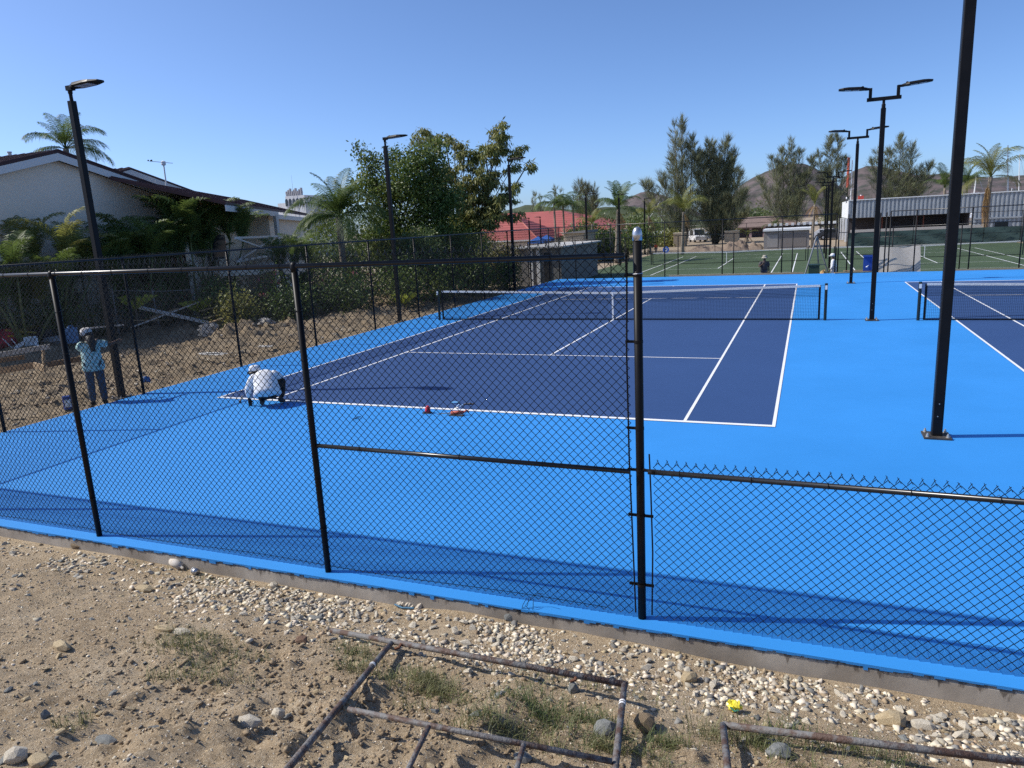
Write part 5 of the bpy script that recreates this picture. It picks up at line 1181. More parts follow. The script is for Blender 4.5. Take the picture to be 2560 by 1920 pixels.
for k in 'wtg':
    done = 0
    while done < cnt[k]:
        if k == 'w':
            x = R.uniform(.2, 8.3) if R.random() < .8 else R.uniform(-3, .5); band = .75+.25*smooth(1, 4, x); y = -18.12-abs(R.normal())*.36*band
            if x < 1.2 and R.random() < .5: continue
        else: x = R.uniform(-3.5, 8.5); y = R.uniform(-21.2, -18.15)
        z = near_z(x, y)
        if not inview(x, y, z): continue
        s = R.uniform(.028, .062) if k == 'w' else R.uniform(.020, .046)
        o = bpy.data.objects.new('stone', HULLS[k][int(R.integers(7))]); COL.objects.link(o); o.location = (x, y, z+s*.18); o.scale = (s*R.uniform(.8, 1.25), s*R.uniform(.8, 1.2), s*R.uniform(.7, 1.1)); o.rotation_euler = (R.normal()*.3, R.normal()*.3, R.uniform(0, 6.28))
        tag(o, LAB[k][0], 'stone', LAB[k][1]); done += 1
def scatter(name, num, sizes, pos, m, seed, npt=9):
    rng = np.random.default_rng(seed); base = [hull(seed+i, npt, (1, .78, .62), .42) for i in range(6)]; arr = []
    for me in base:
        v = np.empty(len(me.vertices)*3); me.vertices.foreach_get('co', v); f = np.array([p.vertices[:] for p in me.polygons]); arr.append((v.reshape(-1, 3), f)); bpy.data.meshes.remove(me)
    xy = pos(rng, num); z = near_h(xy[:, 0], xy[:, 1]); s = rng.uniform(sizes[0], 1, num)**2.2*(sizes[1])+sizes[2]; parts = []
    a = rng.uniform(0, 6.28, num); t = rng.integers(0, 6, num)
    for i in range(6):
        idx = np.where(t == i)[0]; v, f = arr[i]; c, sn = np.cos(a[idx])[:, None], np.sin(a[idx])[:, None]; sc = s[idx][:, None]
        asp = rng.uniform(.7, 1.3, (len(idx), 1)); X = (v[None, :, 0]*c-v[None, :, 1]*sn*asp)*sc+xy[idx, 0][:, None]; Yv = (v[None, :, 0]*sn+v[None, :, 1]*c*asp)*sc+xy[idx, 1][:, None]; Z = v[None, :, 2]*sc+(z[idx]+s[idx]*rng.uniform(-.25, .22, len(idx)))[:, None]
        V = np.stack([X, Yv, Z], -1).reshape(-1, 3); F = (f[None]+(np.arange(len(idx))*len(v))[:, None, None]).reshape(-1, 3); parts.append((V, F))
    V, F = join_vf(parts); return tag(obj_from(name, V, F, m), kind='stuff')
def pos_rubble(rng, n):
    m = n*3; x = np.where(rng.random(m) < .84, rng.uniform(.3, 9.5, m), rng.uniform(-3.5, 1.2, m)); y = -18.02-np.abs(rng.normal(size=m))*np.where(x > 1, .46, .62)
    k = fbm(x+20, y*1.4, 4, 1.6)+.25*rng.normal(size=m)*.6+.14*smooth(4, 7.5, x) > -.12; P = np.stack([x, y], -1); return np.concatenate([P[k], P[~k]])[:n]
def pos_all(rng, n):
    x = rng.uniform(-4.2, 9, n); y = -18.05-3.4*rng.random(n)**1.0; k = fbm(x, y, 3, 1.1) > -.12; k |= rng.random(n) < .35; return np.stack([x, y], -1)[k] if False else np.stack([x, np.where(k, y, y+.0)], -1)
def pos_clod(rng, n):
    x = rng.normal(3.2, 1.25, n); y = rng.normal(-19.75, .55, n); y = np.clip(y, -21.5, -18.7); return np.stack([x, y], -1)
M_GRW = mat('pale_gravel', (.57, .50, .385), .95, island=.42); M_GRT = mat('tan_gravel', (.36, .275, .17), .95, island=.4); M_GRG = mat('grey_gravel', (.19, .185, .17), .95, island=.4)
scatter('gravel', 7000, (.08, .046, .006), pos_rubble, M_GRW, 500, 8)
scatter('gravel', 1500, (.12, .046, .006), pos_rubble, M_GRT, 502, 8)
scatter('gravel', 700, (.12, .05, .006), pos_rubble, M_GRG, 504, 8)
scatter('gravel', 19000, (.15, .011, .003), pos_all, M_GRT, 505, 7)
scatter('gravel', 11000, (.15, .011, .003), pos_all, M_GRW, 508, 7)
scatter('gravel', 7000, (.15, .012, .003), pos_all, M_GRG, 511, 7)
scatter('gravel', 4200, (.2, .018, .004), pos_all, M_GRW, 520)
scatter('gravel', 7000, (.2, .020, .004), pos_all, M_GRT, 540)
scatter('gravel', 3200, (.2, .018, .004), pos_all, M_GRG, 560)
scatter('soil_clods', 4200, (.2, .034, .004), pos_clod, M_CLOD, 580, 12)
def pos_site(rng, n):
    x = -7.8-rng.gamma(2.0, 1.9, n); y = rng.uniform(-15, 11, n); return np.stack([x, y], -1)
_nh = near_h; near_h = yard_h
scatter('site_rubble', 5200, (.15, .085, .012), pos_site, mat('site_rubble_stone', (.20, .155, .105), .95, island=.45), 610, 10)
scatter('site_rubble', 1500, (.15, .08, .012), pos_site, mat('pale_site_rubble', (.42, .37, .29), .95, island=.35), 630, 10)
near_h = _nh
# wisps of grass
R = np.random.default_rng(31); P = []; 
for px, py, sx, sy, n in ((440, 1402, .38, .14, 420), (380, 1470, .12, .08, 70), (545, 1425, .12, .05, 60), (790, 1440, .16, .10, 200), (850, 1470, .22, .10, 300), (930, 1498, .18, .08, 330), (1120, 1560, .22, .14, 420), (1105, 1600, .2, .1, 260), (1180, 1520, .2, .08, 140), (1400, 1600, .18, .10, 420), (1360, 1640, .15, .06, 220), (1700, 1620, .24, .10, 420), (1640, 1600, .15, .08, 180), (1900, 1640, .3, .08, 160), (1250, 1480, .3, .05, 90), (1490, 1540, .3, .1, 60), (400, 1250, .3, .06, 50), (160, 1570, .06, .05, 50)):
    n = int(n*1.8); c = near_hit(px, py); kk = R.integers(0, 7, n); cl = R.normal(size=(7, 2))*np.array([sx, sy]); q = cl[kk]+R.normal(size=(n, 2))*np.array([sx, sy])*.42; P.append(np.stack([c.x+q[:, 0], c.y+q[:, 1]], -1))
P = np.concatenate(P); z = near_h(P[:, 0], P[:, 1]); n = len(P); b0 = np.stack([P[:, 0], P[:, 1], z-.005], -1); a = R.uniform(0, 6.28, n); hh = R.uniform(.02, .13, n)[:, None]; ln = R.uniform(.2, 1.3, n)[:, None]
d = np.stack([np.cos(a), np.sin(a), 0*a], -1); sd = np.stack([-np.sin(a), np.cos(a), 0*a], -1)*.0018; up = np.array([0, 0, 1.0])
V = np.stack([b0-sd, b0+sd, b0+up*hh*.6+d*hh*ln*.3+sd*.8, b0+up*hh*.6+d*hh*ln*.3-sd*.8, b0+up*hh*(1-.25*ln)+d*hh*ln], 1).reshape(-1, 3); i = np.arange(n)*5
F = np.concatenate([np.stack([i, i+1, i+2], -1), np.stack([i, i+2, i+3], -1), np.stack([i+3, i+2, i+4], -1)]); tag(obj_from('grass', V, F, M_GRASSB), kind='stuff')

# ================================================================== rusty pipe frames
M_RUST = mat('rusty_painted_pipe', (.155, .150, .145), .65, (.085, .048, .033), 11, bump=.5, bscale=60, w0=.44, w1=.58, detail=10)
def gh(px, py, l=.04): return near_hit(px, py, l)
fr = thing('gate_frame', 'rusty grey welded pipe gate frame lying on the dirt in the foreground', 'pipe frame', gh(1000, 1550))
A0 = gh(716, 1362, .06); A1 = gh(845, 1387, .08); A2 = gh(1349, 1478, .15); B1 = gh(560, 1735, .12); C1 = gh(1328, 1665, .10); D0 = gh(752, 1532, .17); D1 = gh(1322, 1645, .12)
def bar(name, a, b_, r, m=M_RUST, par=None, n=12):
    q = MB(); q.tube(a, b_, r, n); return q.build(name, m, par or fr, True)
bar('top_bar', A0, A1.lerp(A2, 1.01), .0215); bar('side_bar', A1+Vector((0, 0, -.01)), B1, .0205); bar('side_bar', A2, C1+(C1-A2)*.4, .0205); bar('middle_bar', D0, D1, .016)
e = gh(926, 1570, .15); f_ = gh(868, 1690, .12); bar('strut', e, f_, .0145); e = gh(1131, 1610, .13); f_ = gh(1108, 1690, .12); bar('strut', e, f_, .0145)
for c, l in ((A1.lerp(A2, .05), (.0, -.05, -.02)), (A1.lerp(A2, .82), (0.0, -.05, -.02))): q = MB(); q.path([c, c+Vector(l)*.6, c+Vector(l)+Vector((-.03, 0, 0))], .012, 6); q.build('hinge_lug', mat('rust', (.13, .055, .03), .9, (.20, .09, .045), 20), fr)
for a, b_, u in ((A1, B1, .22), (A2, C1, .25), (A2, C1, .28)):
    c = a.lerp(b_, u); d = (b_-a).normalized(); q = MB(); q.tube(c-d*.008, c+d*.008, .0218, 12); q.build('paint_ring', M_WHITE, fr)
f2 = thing('pipe_frame', 'second rusty grey pipe frame lying at the bottom right corner', 'pipe frame', gh(1700, 1600))
E0 = gh(1562, 1566, .11); E1 = gh(2230, 1648, .11); E2 = gh(1576, 1700, .10)
bar('top_bar', E0, E0.lerp(E1, 1.2), .0215, par=f2); bar('side_bar', E0, E2, .0205, par=f2)
# litter
def lump(name, label, cat, c, r, m, seed, amp=.5, n=12, mm=8):
    q = MB(); q.blob(c, r, n, mm, amp, seed); return tag(q.build(name, m), label, cat)
c = near_hit(1588, 1538); w_ = thing('yellow_wrapper', 'crumpled bright yellow plastic wrapper above the second pipe frame', 'litter', c)
M_YP = mat('yellow_plastic', (.72, .62, .05), .35); q = MB(); R = np.random.default_rng(9)
for k in range(3): q.blob(c+Vector((R.normal()*.012, R.normal()*.01, .035+.01*k)), (.034, .030, .028), 11, 7, .75, 60+k)
q.build('crumple', M_YP, w_); q = MB(); q.path([c+Vector((-.03, -.03, .05)), c+Vector((.0, -.04, .035)), c+Vector((.025, -.035, .045))], .006, 5); q.build('green_print', mat('green_print', (.03, .22, .16), .5), w_)
c = near_hit(1668, 1611); lump('blue_wrapper', 'small crumpled dark blue wrapper near the second pipe frame', 'litter', c+Vector((0, 0, .02)), (.03, .025, .022), mat('blue_foil', (.02, .05, .22), .3), 3, .9)
c = near_hit(885, 1312); sk = thing('torn_sack', 'torn cream sack with a blue edge lying against the kerb', 'litter', c)
q = MB(); n = 14; V = []; rng = np.random.default_rng(4)
for j in range(6):
    for i_ in range(n): u = i_/(n-1)-.5; v = j/5; V.append((c.x+u*.26+.02*rng.normal()*v, c.y-.02+.10*v+.012*rng.normal(), c.z+.012+.055*math.sin(PI*v*.8)*(1-.8*u*u)+.07*max(0, u-.15)*v*4*.6+.010*rng.normal()))
q.add(V, [(j*n+i_, j*n+i_+1, (j+1)*n+i_+1, (j+1)*n+i_) for j in range(5) for i_ in range(n-1)]); q.build('sack_cloth', mat('cream_sackcloth', (.55, .48, .37), .9, (.44, .38, .30), 20), sk)
q = MB(); q.path([(c.x-.14, c.y-.025, c.z+.02), (c.x-.05, c.y-.045, c.z+.012), (c.x+.06, c.y-.03, c.z+.018)], .009, 6); q.build('blue_hem', mat('blue_hem', (.05, .15, .24), .7), sk)
c = near_hit(384, 1226); d = Vector((.16, -.06, 0)); pr_ = thing('paper_roll', 'dusty white tube lying at the kerb next to a small can', 'tube', c)
q = MB(); q.path([c+Vector((-.10, .03, .045)), c+Vector((-.03, .01, .045)), c+Vector((.07, -.025, .04))], [.042, .045, .040], 14); q.build('tube', mat('dusty_white', (.58, .54, .48), .9, (.46, .41, .34), 15), pr_, True)
q = MB(); q.path([c+Vector((.07, -.025, .04)), c+Vector((.12, -.04, .025))], [.018, .012], 8); q.build('neck', mat('dusty_white', (0, 0, 0)), pr_)
c = near_hit(424, 1240); can = thing('small_can', 'small round white and grey can lying beside the dusty white tube', 'can', c); q = MB(); q.path([c+Vector((-.03, 0, .035)), c+Vector((.03, -.012, .035))], .034, 14); q.build('can_body', M_GALV, can, True); q = MB(); q.path([c+Vector((-.034, .0, .035)), c+Vector((-.03, 0, .035))], .036, 14); q.build('rim', M_WHITE, can)
tw = [near_hit(px, py, .012) for px, py in ((562, 1316), (640, 1338), (700, 1352), (770, 1366), (820, 1378))]; q = MB(); q.path(tw, .0035, 5); tag(q.build('twine', mat('pale_twine', (.46, .36, .23), .9)), 'thin pale twine stretched over the dirt behind the gate frame', 'string')
p0 = wide(1145, 1297, Y=-17.93); q = MB(); rng = np.random.default_rng(8)
for k in range(4): q.path([p0+Vector((.02*k-.03, 0, .02)), p0+Vector((rng.normal()*.03, -.04, -.03)), p0+Vector((rng.normal()*.05, -.06, -.09)), p0+Vector((rng.normal()*.07, -.05, -.07))], .003, 4)
q.path([p0, p0+Vector((.06, .02, .06)), p0+Vector((.12, .0, .08))], .003, 4); tag(q.build('wire_offcut', M_WIRE), 'tangle of black wire hanging over the kerb edge', 'wire')

# ================================================================== things on the blue court
def on0(px, py, s=1.0): return sight(px, py, Z=0.0) if s == 1 else wide(px, py, Z=0.0)
M_RED = mat('red_plastic', (.55, .02, .03), .4); M_TOOL = mat('dark_tool', (.06, .055, .05), .6)
c = on0(1070, 1033); t = thing('chalk_reel', 'red chalk line reel standing on its dark base at the baseline', 'tool', c)
q = MB(); q.span(c+Vector((-.09, -.05, 0)), c+Vector((.06, .05, .02))); q.build('base', M_TOOL, t); q = MB(); q.lathe([(.045, .02), (.052, .05), (.045, .10), (.028, .13), (.012, .14)], c, 14); q.build('body', M_RED, t, True)
c = on0(1143, 1039); t = thing('sealant_gun', 'red sealant gun lying on the blue court below the baseline', 'tool', c); M_ORR = mat('worn_red', (.46, .09, .05), .6)
q = MB(); q.path([c+Vector((-.12, .0, .05)), c+Vector((.10, .05, .05))], .03, 10); q.build('barrel', M_ORR, t, True); q = MB(); q.path([c+Vector((.10, .05, .05)), c+Vector((.16, .06, .09)), c+Vector((.19, .08, .05))], .018, 8); q.build('handle', M_ORR, t, True)
q = MB(); q.span(c+Vector((-.14, -.05, 0)), c+Vector((.12, .03, .018))); q.build('plate', M_TOOL, t); q = MB(); q.path([c+Vector((-.12, 0, .04)), c+Vector((-.22, .10, .01)), c+Vector((-.34, .05, .008)), c+Vector((-.40, .0, .006))], .006, 5); q.build('hose', mat('ochre_cord', (.4, .3, .12), .8), t)
c = on0(1141, 1008); q = MB(); q.blob(c+Vector((0, 0, .015)), (.09, .05, .02), 10, 5, .5, 2); tag(q.build('blue_cloth', mat('light_blue_cloth', (.10, .30, .55), .8)), 'small light blue cloth on the dark blue court near the tools', 'cloth')
c = on0(1173, 1012); t = thing('pruning_pliers', 'dark pliers lying on the dark blue court near the blue cloth', 'pliers', c)
for s in (-1, 1): q = MB(); q.path([c+Vector((-.10, -.02-.02*s, .012)), c+Vector((0, 0, .02)), c+Vector((.08, .03+.025*s, .015))], .010, 6); q.build('handle', M_TOOL, t)
q = MB(); q.blob(c+Vector((.02, .0, .025)), (.03, .025, .02), 8, 5, .2, 1); q.build('joint', M_TOOL, t)
for (x0, y0, x1, y1), l in (((1141, 1018, 1148, 1012), 'left strip of pale blue tape by the tools'), ((1150, 1018, 1157, 1013), 'right strip of pale blue tape by the tools')): q = MB(); q.beam(on0(x0, y0)+Vector((0, 0, .012)), on0(x1, y1)+Vector((0, 0, .012)), .02, .004); tag(q.build('tape_strip', mat('pale_blue_tape', (.30, .48, .75), .7)), l, 'tape')
c = on0(887, 1048); q = MB(); q.path([c, c+Vector((.05, .12, .02)), c+Vector((.06, .02, .05)), c+Vector((.02, -.10, .01))], .006, 5); tag(q.build('wire_loop', M_WIRE), 'thin black wire loop lying on the light blue court below the baseline', 'wire')

# ================================================================== building site clutter behind the left fence
def plank(label, a, b_, w_=.14, h_=.04, m=M_WOODG, name='plank', cat='plank'):
    q = MB(); q.beam(a, b_, w_, h_); return tag(q.build(name, m), label, cat)
plank('long white weathered beam lying across the other planks', sight(347, 768, X=-16.6), sight(548, 813, X=-13.6), .16, .09, mat('pale_weathered_beam', (.62, .60, .56), .85, (.48, .46, .42), 6))
plank('thin pale plank crossing under the white beam', sight(498, 755, X=-14.6), sight(327, 819, X=-15.2), .09, .03)
plank('tan plank poking out behind the crossed planks', sight(446, 771, X=-15.6), sight(376, 795, X=-16.0), .14, .05, M_WOOD)
plank('tan plank lying flat left of the crossed planks', sight(337, 801, X=-15.8), sight(420, 800, X=-15.8), .12, .04, M_WOOD)
plank('upper tan plank stacked right of the fence post', sight(500, 777, X=-14.5), sight(577, 760, X=-14.2), .12, .04, M_WOOD)
plank('middle tan plank stacked right of the fence post', sight(510, 795, X=-14.0), sight(578, 780, X=-13.8), .12, .04, M_WOOD)
plank('lower short tan plank stacked right of the fence post', sight(525, 806, X=-13.6), sight(556, 797, X=-13.6), .12, .04, M_WOOD)
plank('grey stick lying on the dirt left of the leaning lamp post', sight(205, 822, X=-14.6), sight(310, 812, X=-14.0), .06, .04)
M_FORM = mat('brown_formwork_timber', (.24, .15, .075), .85, (.17, .10, .05), 7)
plank('brown formwork board on edge at the far left, end to end with the pale block', sight(-40, 934, X=-13.6), sight(86, 913, X=-11.9), .045, .16, M_FORM, 'formwork_board', 'board')
plank('pale sawn block joining the two formwork boards', sight(86, 913, X=-11.88), sight(112, 921, X=-11.3), .05, .15, M_WOOD, 'timber_block', 'timber block')
plank('brown formwork board on edge behind the standing person', sight(118, 912, X=-11.6), sight(215, 895, X=-11.2), .045, .13, M_FORM, 'formwork_board', 'board')
plank('upright timber stake holding the formwork', sight(110, 930, X=-11.7), sight(108, 876, X=-11.7), .06, .06, M_WOOD, 'stake', 'stake')
plank('upper brown formwork board at the left photo edge', sight(-40, 906, X=-14.2), sight(62, 893, X=-13.4), .045, .12, M_FORM, 'formwork_board', 'board')
plank('long dark edging board running behind the formwork', sight(-40, 893, X=-15.5), sight(125, 866, X=-14.2), .05, .14, M_WOODG, 'formwork_board', 'board')
M_BIN = mat('black_bag', (.015, .016, .02), .4)
def heap(name, label, cat, px, py, X, r, m, seed, amp=.5): p = sight(px, py, X=X); z = on_yard(X, p.y); return lump(name, label, cat, (X, p.y, max(z+r[2]*.55, p.z)), r, m, seed, amp)
heap('red_bag', 'crumpled red bag in the rubbish heap at the left photo edge', 'bag', 12, 846, -18.6, (.42, .38, .30), mat('red_cloth', (.42, .025, .045), .7), 5)
heap('black_bag', 'black rubbish bag right of the yellow pipes', 'bag', 98, 848, -18.4, (.55, .45, .36), M_BIN, 6)
heap('black_bag', 'black rubbish bag behind the red bag', 'bag', 40, 826, -19.4, (.55, .45, .28), M_BIN, 7)
heap('grey_sheet', 'pale grey sheet lying right of the black rubbish bag', 'sheet', 140, 850, -17.6, (.55, .4, .12), mat('pale_sheet', (.42, .40, .38), .8), 8)
heap('straw_heap', 'yellow straw coloured heap behind the red bag', 'heap', 76, 832, -18.9, (.55, .4, .22), mat('yellow_straw', (.50, .33, .07), .8, (.30, .2, .06), 8), 9, .8)
heap('concrete_lump', 'pale concrete lump on the mound below the crossed planks', 'concrete lump', 525, 838, -13.2, (.42, .35, .26), M_CONC, 10)
heap('concrete_lump', 'smaller grey concrete lump right of the pale one', 'concrete lump', 668, 832, -12.2, (.30, .3, .2), M_CONC, 11)
heap('white_sack', 'flat white sack on the dirt near the left court fence', 'sack', 530, 884, -9.3, (.40, .11, .035), mat('dusty_sack', (.50, .48, .44), .9), 12, 1.0)
heap('white_rag', 'white rag on the dirt left of the second fence post', 'rag', 662, 866, -9.0, (.24, .08, .03), mat('dusty_sack', (.5, .48, .44), .9), 13, 1.0)
p = sight(180, 838, X=-16.5); t = thing('blue_jerrycan', 'pale blue plastic jerrycan standing in the rubbish', 'jerrycan', p); M_JER = mat('pale_blue_plastic', (.16, .28, .46), .4)
q = MB(); q.box(p, (.22, .28, .50)); q.build('can_body', M_JER, t); q = MB(); q.path([p+Vector((0, -.08, .25)), p+Vector((0, -.06, .31)), p+Vector((0, .06, .31)), p+Vector((0, .08, .25))], .02, 6); q.build('handle', M_JER, t); q = MB(); q.lathe([(.03, 0), (.03, .05)], p+Vector((0, -.11, .25)), 8); q.build('cap', M_WHITE, t)
p = sight(55, 862, X=-17.4); t = thing('white_plastic_chair', 'broken white plastic chair lying on its side in the rubbish', 'chair', p)
q = MB(); q.beam(p+Vector((-.05, -.2, -.1)), p+Vector((.1, .25, .22)), .40, .03); q.build('seat', M_WHITE, t); q = MB(); q.beam(p+Vector((.1, .25, .22)), p+Vector((.3, .1, -.2)), .38, .03); q.build('backrest', M_WHITE, t)
for s in (-1, 1): q = MB(); q.tube(p+Vector((.18*s, -.2, -.1)), p+Vector((.2*s-.2, -.3, .25)), .018, 6); q.build('leg', M_WHITE, t)
for (x0, y0, x1, y1), l in (((15, 826, 90, 832), 'upper yellow pipe in the rubbish heap'), ((20, 840, 80, 842), 'lower yellow pipe in the rubbish heap')): q = MB(); q.tube(sight(x0, y0, X=-18.0), sight(x1, y1, X=-17.8), .03, 8); tag(q.build('yellow_pipe', mat('yellow_pipe_paint', (.52, .35, .03), .5)), l, 'pipe')
p = sight(172, 1022, X=-8.25); t = thing('blue_paint_tin', 'blue tin with a white label standing at the edge of the court', 'tin', p); bz = on_yard(p.x, p.y); p = Vector((p.x, p.y, min(p.z, bz)))
q = MB(); q.lathe([(.085, .0), (.085, .26), (.088, .262), (.088, .27), (.07, .272)], p, 18); q.build('tin_body', mat('blue_tin', (.02, .05, .22), .4), t, False)
q = MB(); nn = 10; ang = [math.radians(-75+k*9) for k in range(nn)]; V = [(p.x+.0865*math.cos(a), p.y+.0865*math.sin(a), p.z+z) for z in (.05, .21) for a in ang]; q.add(V, [(i_, i_+1, nn+i_+1, nn+i_) for i_ in range(nn-1)]); q.build('label', M_WHITE, t)
p = sight(358, 922, X=-8.9); t = thing('blue_bucket', 'small tipped over blue bucket on the dirt beyond the court fence', 'bucket', p); p.z = on_yard(p.x, p.y)+.09
q = MB(); q.path([p+Vector((-.09, .03, 0)), p+Vector((.10, -.05, .01))], [.075, .10], 16, True); q.build('bucket_body', mat('bright_blue_plastic', (.02, .14, .42), .4), t, True); q = MB(); q.path([p+Vector((.10+.005*math.sin(k), -.05+.1*math.cos(k/10*PI), .01+.1*math.sin(k/10*PI))) for k in range(11)], .006, 5); q.build('bucket_handle', M_GALV, t)
# old grey garden fence
M_OLDW = mat('old_grey_wire', (.22, .21, .20), .6)
ofa = sight(130, 728, X=-19.6); ofb = sight(480, 724, X=-15.6); t = thing('old_wire_fence', 'old sagging grey chain link garden fence with bent posts in front of the palms', 'fence', (ofa+ofb)/2-Vector((0, 0, 1.5)))
M_OLDP = mat('old_grey_post', (.20, .19, .18), .7)
for u, ln in ((0, .0), (.14, .25), (.42, .0), (.72, .05), (1, 0)):
    p = ofa.lerp(ofb, u); q = MB(); q.tube((p.x, p.y, on_yard(p.x, p.y)-.1), (p.x-ln*.8, p.y-ln, p.z+.05), .035, 8); q.build('post', M_OLDP, t)
q = MB(); q.path([ofa.lerp(ofb, u/10)+Vector((0, 0, -.05*math.sin(PI*(u % 5)/5))) for u in range(11)], .018, 6); q.build('top_rail', M_OLDP, t)
V, F = chain_mesh((ofb-ofa).xy.length, 1.5, p=.085, r=.0018); o = obj_from('wire_mesh', V, F, M_OLDW, t, False, True); o.location = Vector((ofa.x, ofa.y, ofa.z-1.55))-absloc(t); o.rotation_euler = (0, -math.atan2(ofb.z-ofa.z, (ofb-ofa).xy.length), math.atan2(ofb.y-ofa.y, ofb.x-ofa.x)); tag(o, kind='stuff')

# ================================================================== people
def skin_mesh(name, J, bones, m, parent, root, sub=2):
    names = list(J); vid = {n: i for i, n in enumerate(names)}; org = absloc(parent)
    me = bpy.data.meshes.new(name); me.from_pydata([tuple(Vector(J[n][0])-org) for n in names], [(vid[a], vid[b_]) for a, b_ in bones], []); me.update(); me.materials.append(m)
    o = bpy.data.objects.new(name, me); COL.objects.link(o); o.parent = parent
    md = o.modifiers.new('skin', 'SKIN'); md.use_smooth_shade = True
    sv = me.skin_vertices[0].data
    for n in names: r = J[n][1]; sv[vid[n]].radius = (r, r) if np.isscalar(r) else r; sv[vid[n]].use_root = (n == root)
    s = o.modifiers.new('subsurf', 'SUBSURF'); s.levels = sub; s.render_levels = sub
    return o
def person(label, loc, face, pose, shirt, pants, skin=M_SKIN, hat=None, hair=None, shoes=None, long_sleeve=True, gloves=None, scale=1.0, sub=2):
    """pose: joints in metres (right, forward, up) relative to loc, facing direction face"""
    t = thing('person', label, 'person', loc); f = Vector((face[0], face[1], 0)).normalized(); r = Vector((f.y, -f.x, 0)); L = Vector(loc)
    def P(k): a = pose[k]; return L+(r*a[0]+f*a[1]+Vector((0, 0, a[2])))*scale
    S = scale; chain = [('pelvis', 'belly'), ('belly', 'chest'), ('chest', 'neck'), ('neck', 'head')]
    for s in 'LR': chain += [('chest', 'sh'+s), ('sh'+s, 'el'+s), ('el'+s, 'wr'+s), ('pelvis', 'hip'+s), ('hip'+s, 'kn'+s), ('kn'+s, 'an'+s), ('an'+s, 'toe'+s)]
    rad = dict(pelvis=.12, belly=.115, chest=.125, neck=.055, head=.095, shL=.06, shR=.06, elL=.042, elR=.042, wrL=.03, wrR=.03, hipL=.085, hipR=.085, knL=.058, knR=.058, anL=.04, anR=.04, toeL=.035, toeR=.035)
    ks = [k for k in rad if k in pose]; S = scale
    skin_mesh('body', {k: (P(k), rad[k]*S) for k in ks}, chain, skin, t, 'pelvis', sub)
    wd = pose.get('girth', 1.0); spine = ['hem'] if 'hem' in pose else []; spine += ['pelvis', 'belly', 'chest']; ex = (P('shR')-P('shL')).normalized()
    rx = dict(hem=.245, pelvis=.215, belly=.185, chest=.195); ry = dict(hem=.19, pelvis=.165, belly=.14, chest=.13); rings = []; nn = 16
    pts = [P(k) for k in spine]+[P('chest').lerp(P('neck'), .62), P('neck')]; rxs = [rx[k] for k in spine]+[.165, .062]; rys = [ry[k] for k in spine]+[.095, .06]
    rg = np.random.default_rng(len(label))
    for i in range(len(pts)):
        d = (pts[min(i+1, len(pts)-1)]-pts[max(i-1, 0)]).normalized(); e1 = (ex-d*ex.dot(d)).normalized(); e2 = d.cross(e1)
        for k in range(nn):
            a = 2*PI*k/nn; wob = 1+.05*math.sin(3*a+i*1.7)+rg.normal()*.012; rings.append(pts[i]+(e1*math.cos(a)*rxs[i]*wd+e2*math.sin(a)*rys[i]*wd)*wob*S)
    q = MB(); q.add([tuple(v) for v in rings], [(i*nn+k, i*nn+(k+1) % nn, (i+1)*nn+(k+1) % nn, (i+1)*nn+k) for i in range(len(pts)-1) for k in range(nn)]+[tuple(range(nn))[::-1], tuple((len(pts)-1)*nn+k for k in range(nn))])
    for sd in 'LR':
        a, e, w_ = P('sh'+sd), P('el'+sd), P('wr'+sd); a0 = a.lerp(P('chest'), .35)
        if long_sleeve: q.path([a0, a, a.lerp(e, .5), e, e.lerp(w_, .45), e.lerp(w_, .88)], [.085*S*wd, .088*S*wd, .072*S*wd, .062*S*wd, .054*S, .043*S], 10)
        else: q.path([a0, a, a.lerp(e, .45), a.lerp(e, .78)], [.085*S, .088*S, .082*S, .088*S], 10)
    sh = q.build('shirt', shirt, t, True); ss = sh.modifiers.new('subsurf', 'SUBSURF'); ss.levels = 1; ss.render_levels = 1
    j = {'pelvis': (P('pelvis'), .135*S)}; ch = []
    for s in 'LR': j['hip'+s] = (P('hip'+s), .105*S); j['kn'+s] = (P('kn'+s), .08*S); j['an'+s] = (P('kn'+s).lerp(P('an'+s), .92), .068*S); ch += [('pelvis', 'hip'+s), ('hip'+s, 'kn'+s), ('kn'+s, 'an'+s)]
    skin_mesh('trousers', j, ch, pants, t, 'pelvis', sub)
    for s in 'LR':
        a, b_ = P('an'+s), P('toe'+s); b_ = Vector((b_.x, b_.y, b_.z+.01)); q = MB(); q.path([a+Vector((0, 0, .03))-(b_-a)*.25, a+(b_-a)*.3, b_+(b_-a)*.25], [.045*S, .05*S, .028*S], 10); q.build('shoe', shoes or M_BLACK, t, True)
        w_, el = P('wr'+s), P('el'+s); d = (w_-el).normalized(); side = d.cross(Vector((0, 0, 1))).normalized() if abs(d.z) < .9 else r; q = MB()
        q.path([w_-d*.01, w_+d*.05, w_+d*.09], [.026*S, .038*S, .034*S], 8)
        for k in range(4): o_ = side*(.024-.016*k)*S; q.path([w_+d*.085+o_, w_+d*(.125+.012*(k in (1, 2)))+o_*1.1, w_+d*(.150+.015*(k in (1, 2)))+o_*1.1+Vector((0, 0, -.012))], .0085*S, 6)
        q.path([w_+d*.03+side*.03*S, w_+d*.07+side*.055*S, w_+d*.10+side*.055*S], .010*S, 6); q.build('hand', gloves or skin, t, True)
    h = P('head'); hf = f
    q = MB(); q.blob(h+hf*.10*S+Vector((0, 0, -.02)), (.016*S, .016*S, .025*S), 6, 4)
    for sx in (-1, 1): q.blob(h+r*.092*S*sx, (.014*S, .022*S, .032*S), 6, 4)
    q.build('face_features', skin, t, True)
    if hair: hair(t, h, r, f, S)
    if hat: hat(t, h, r, f, S)
    return t
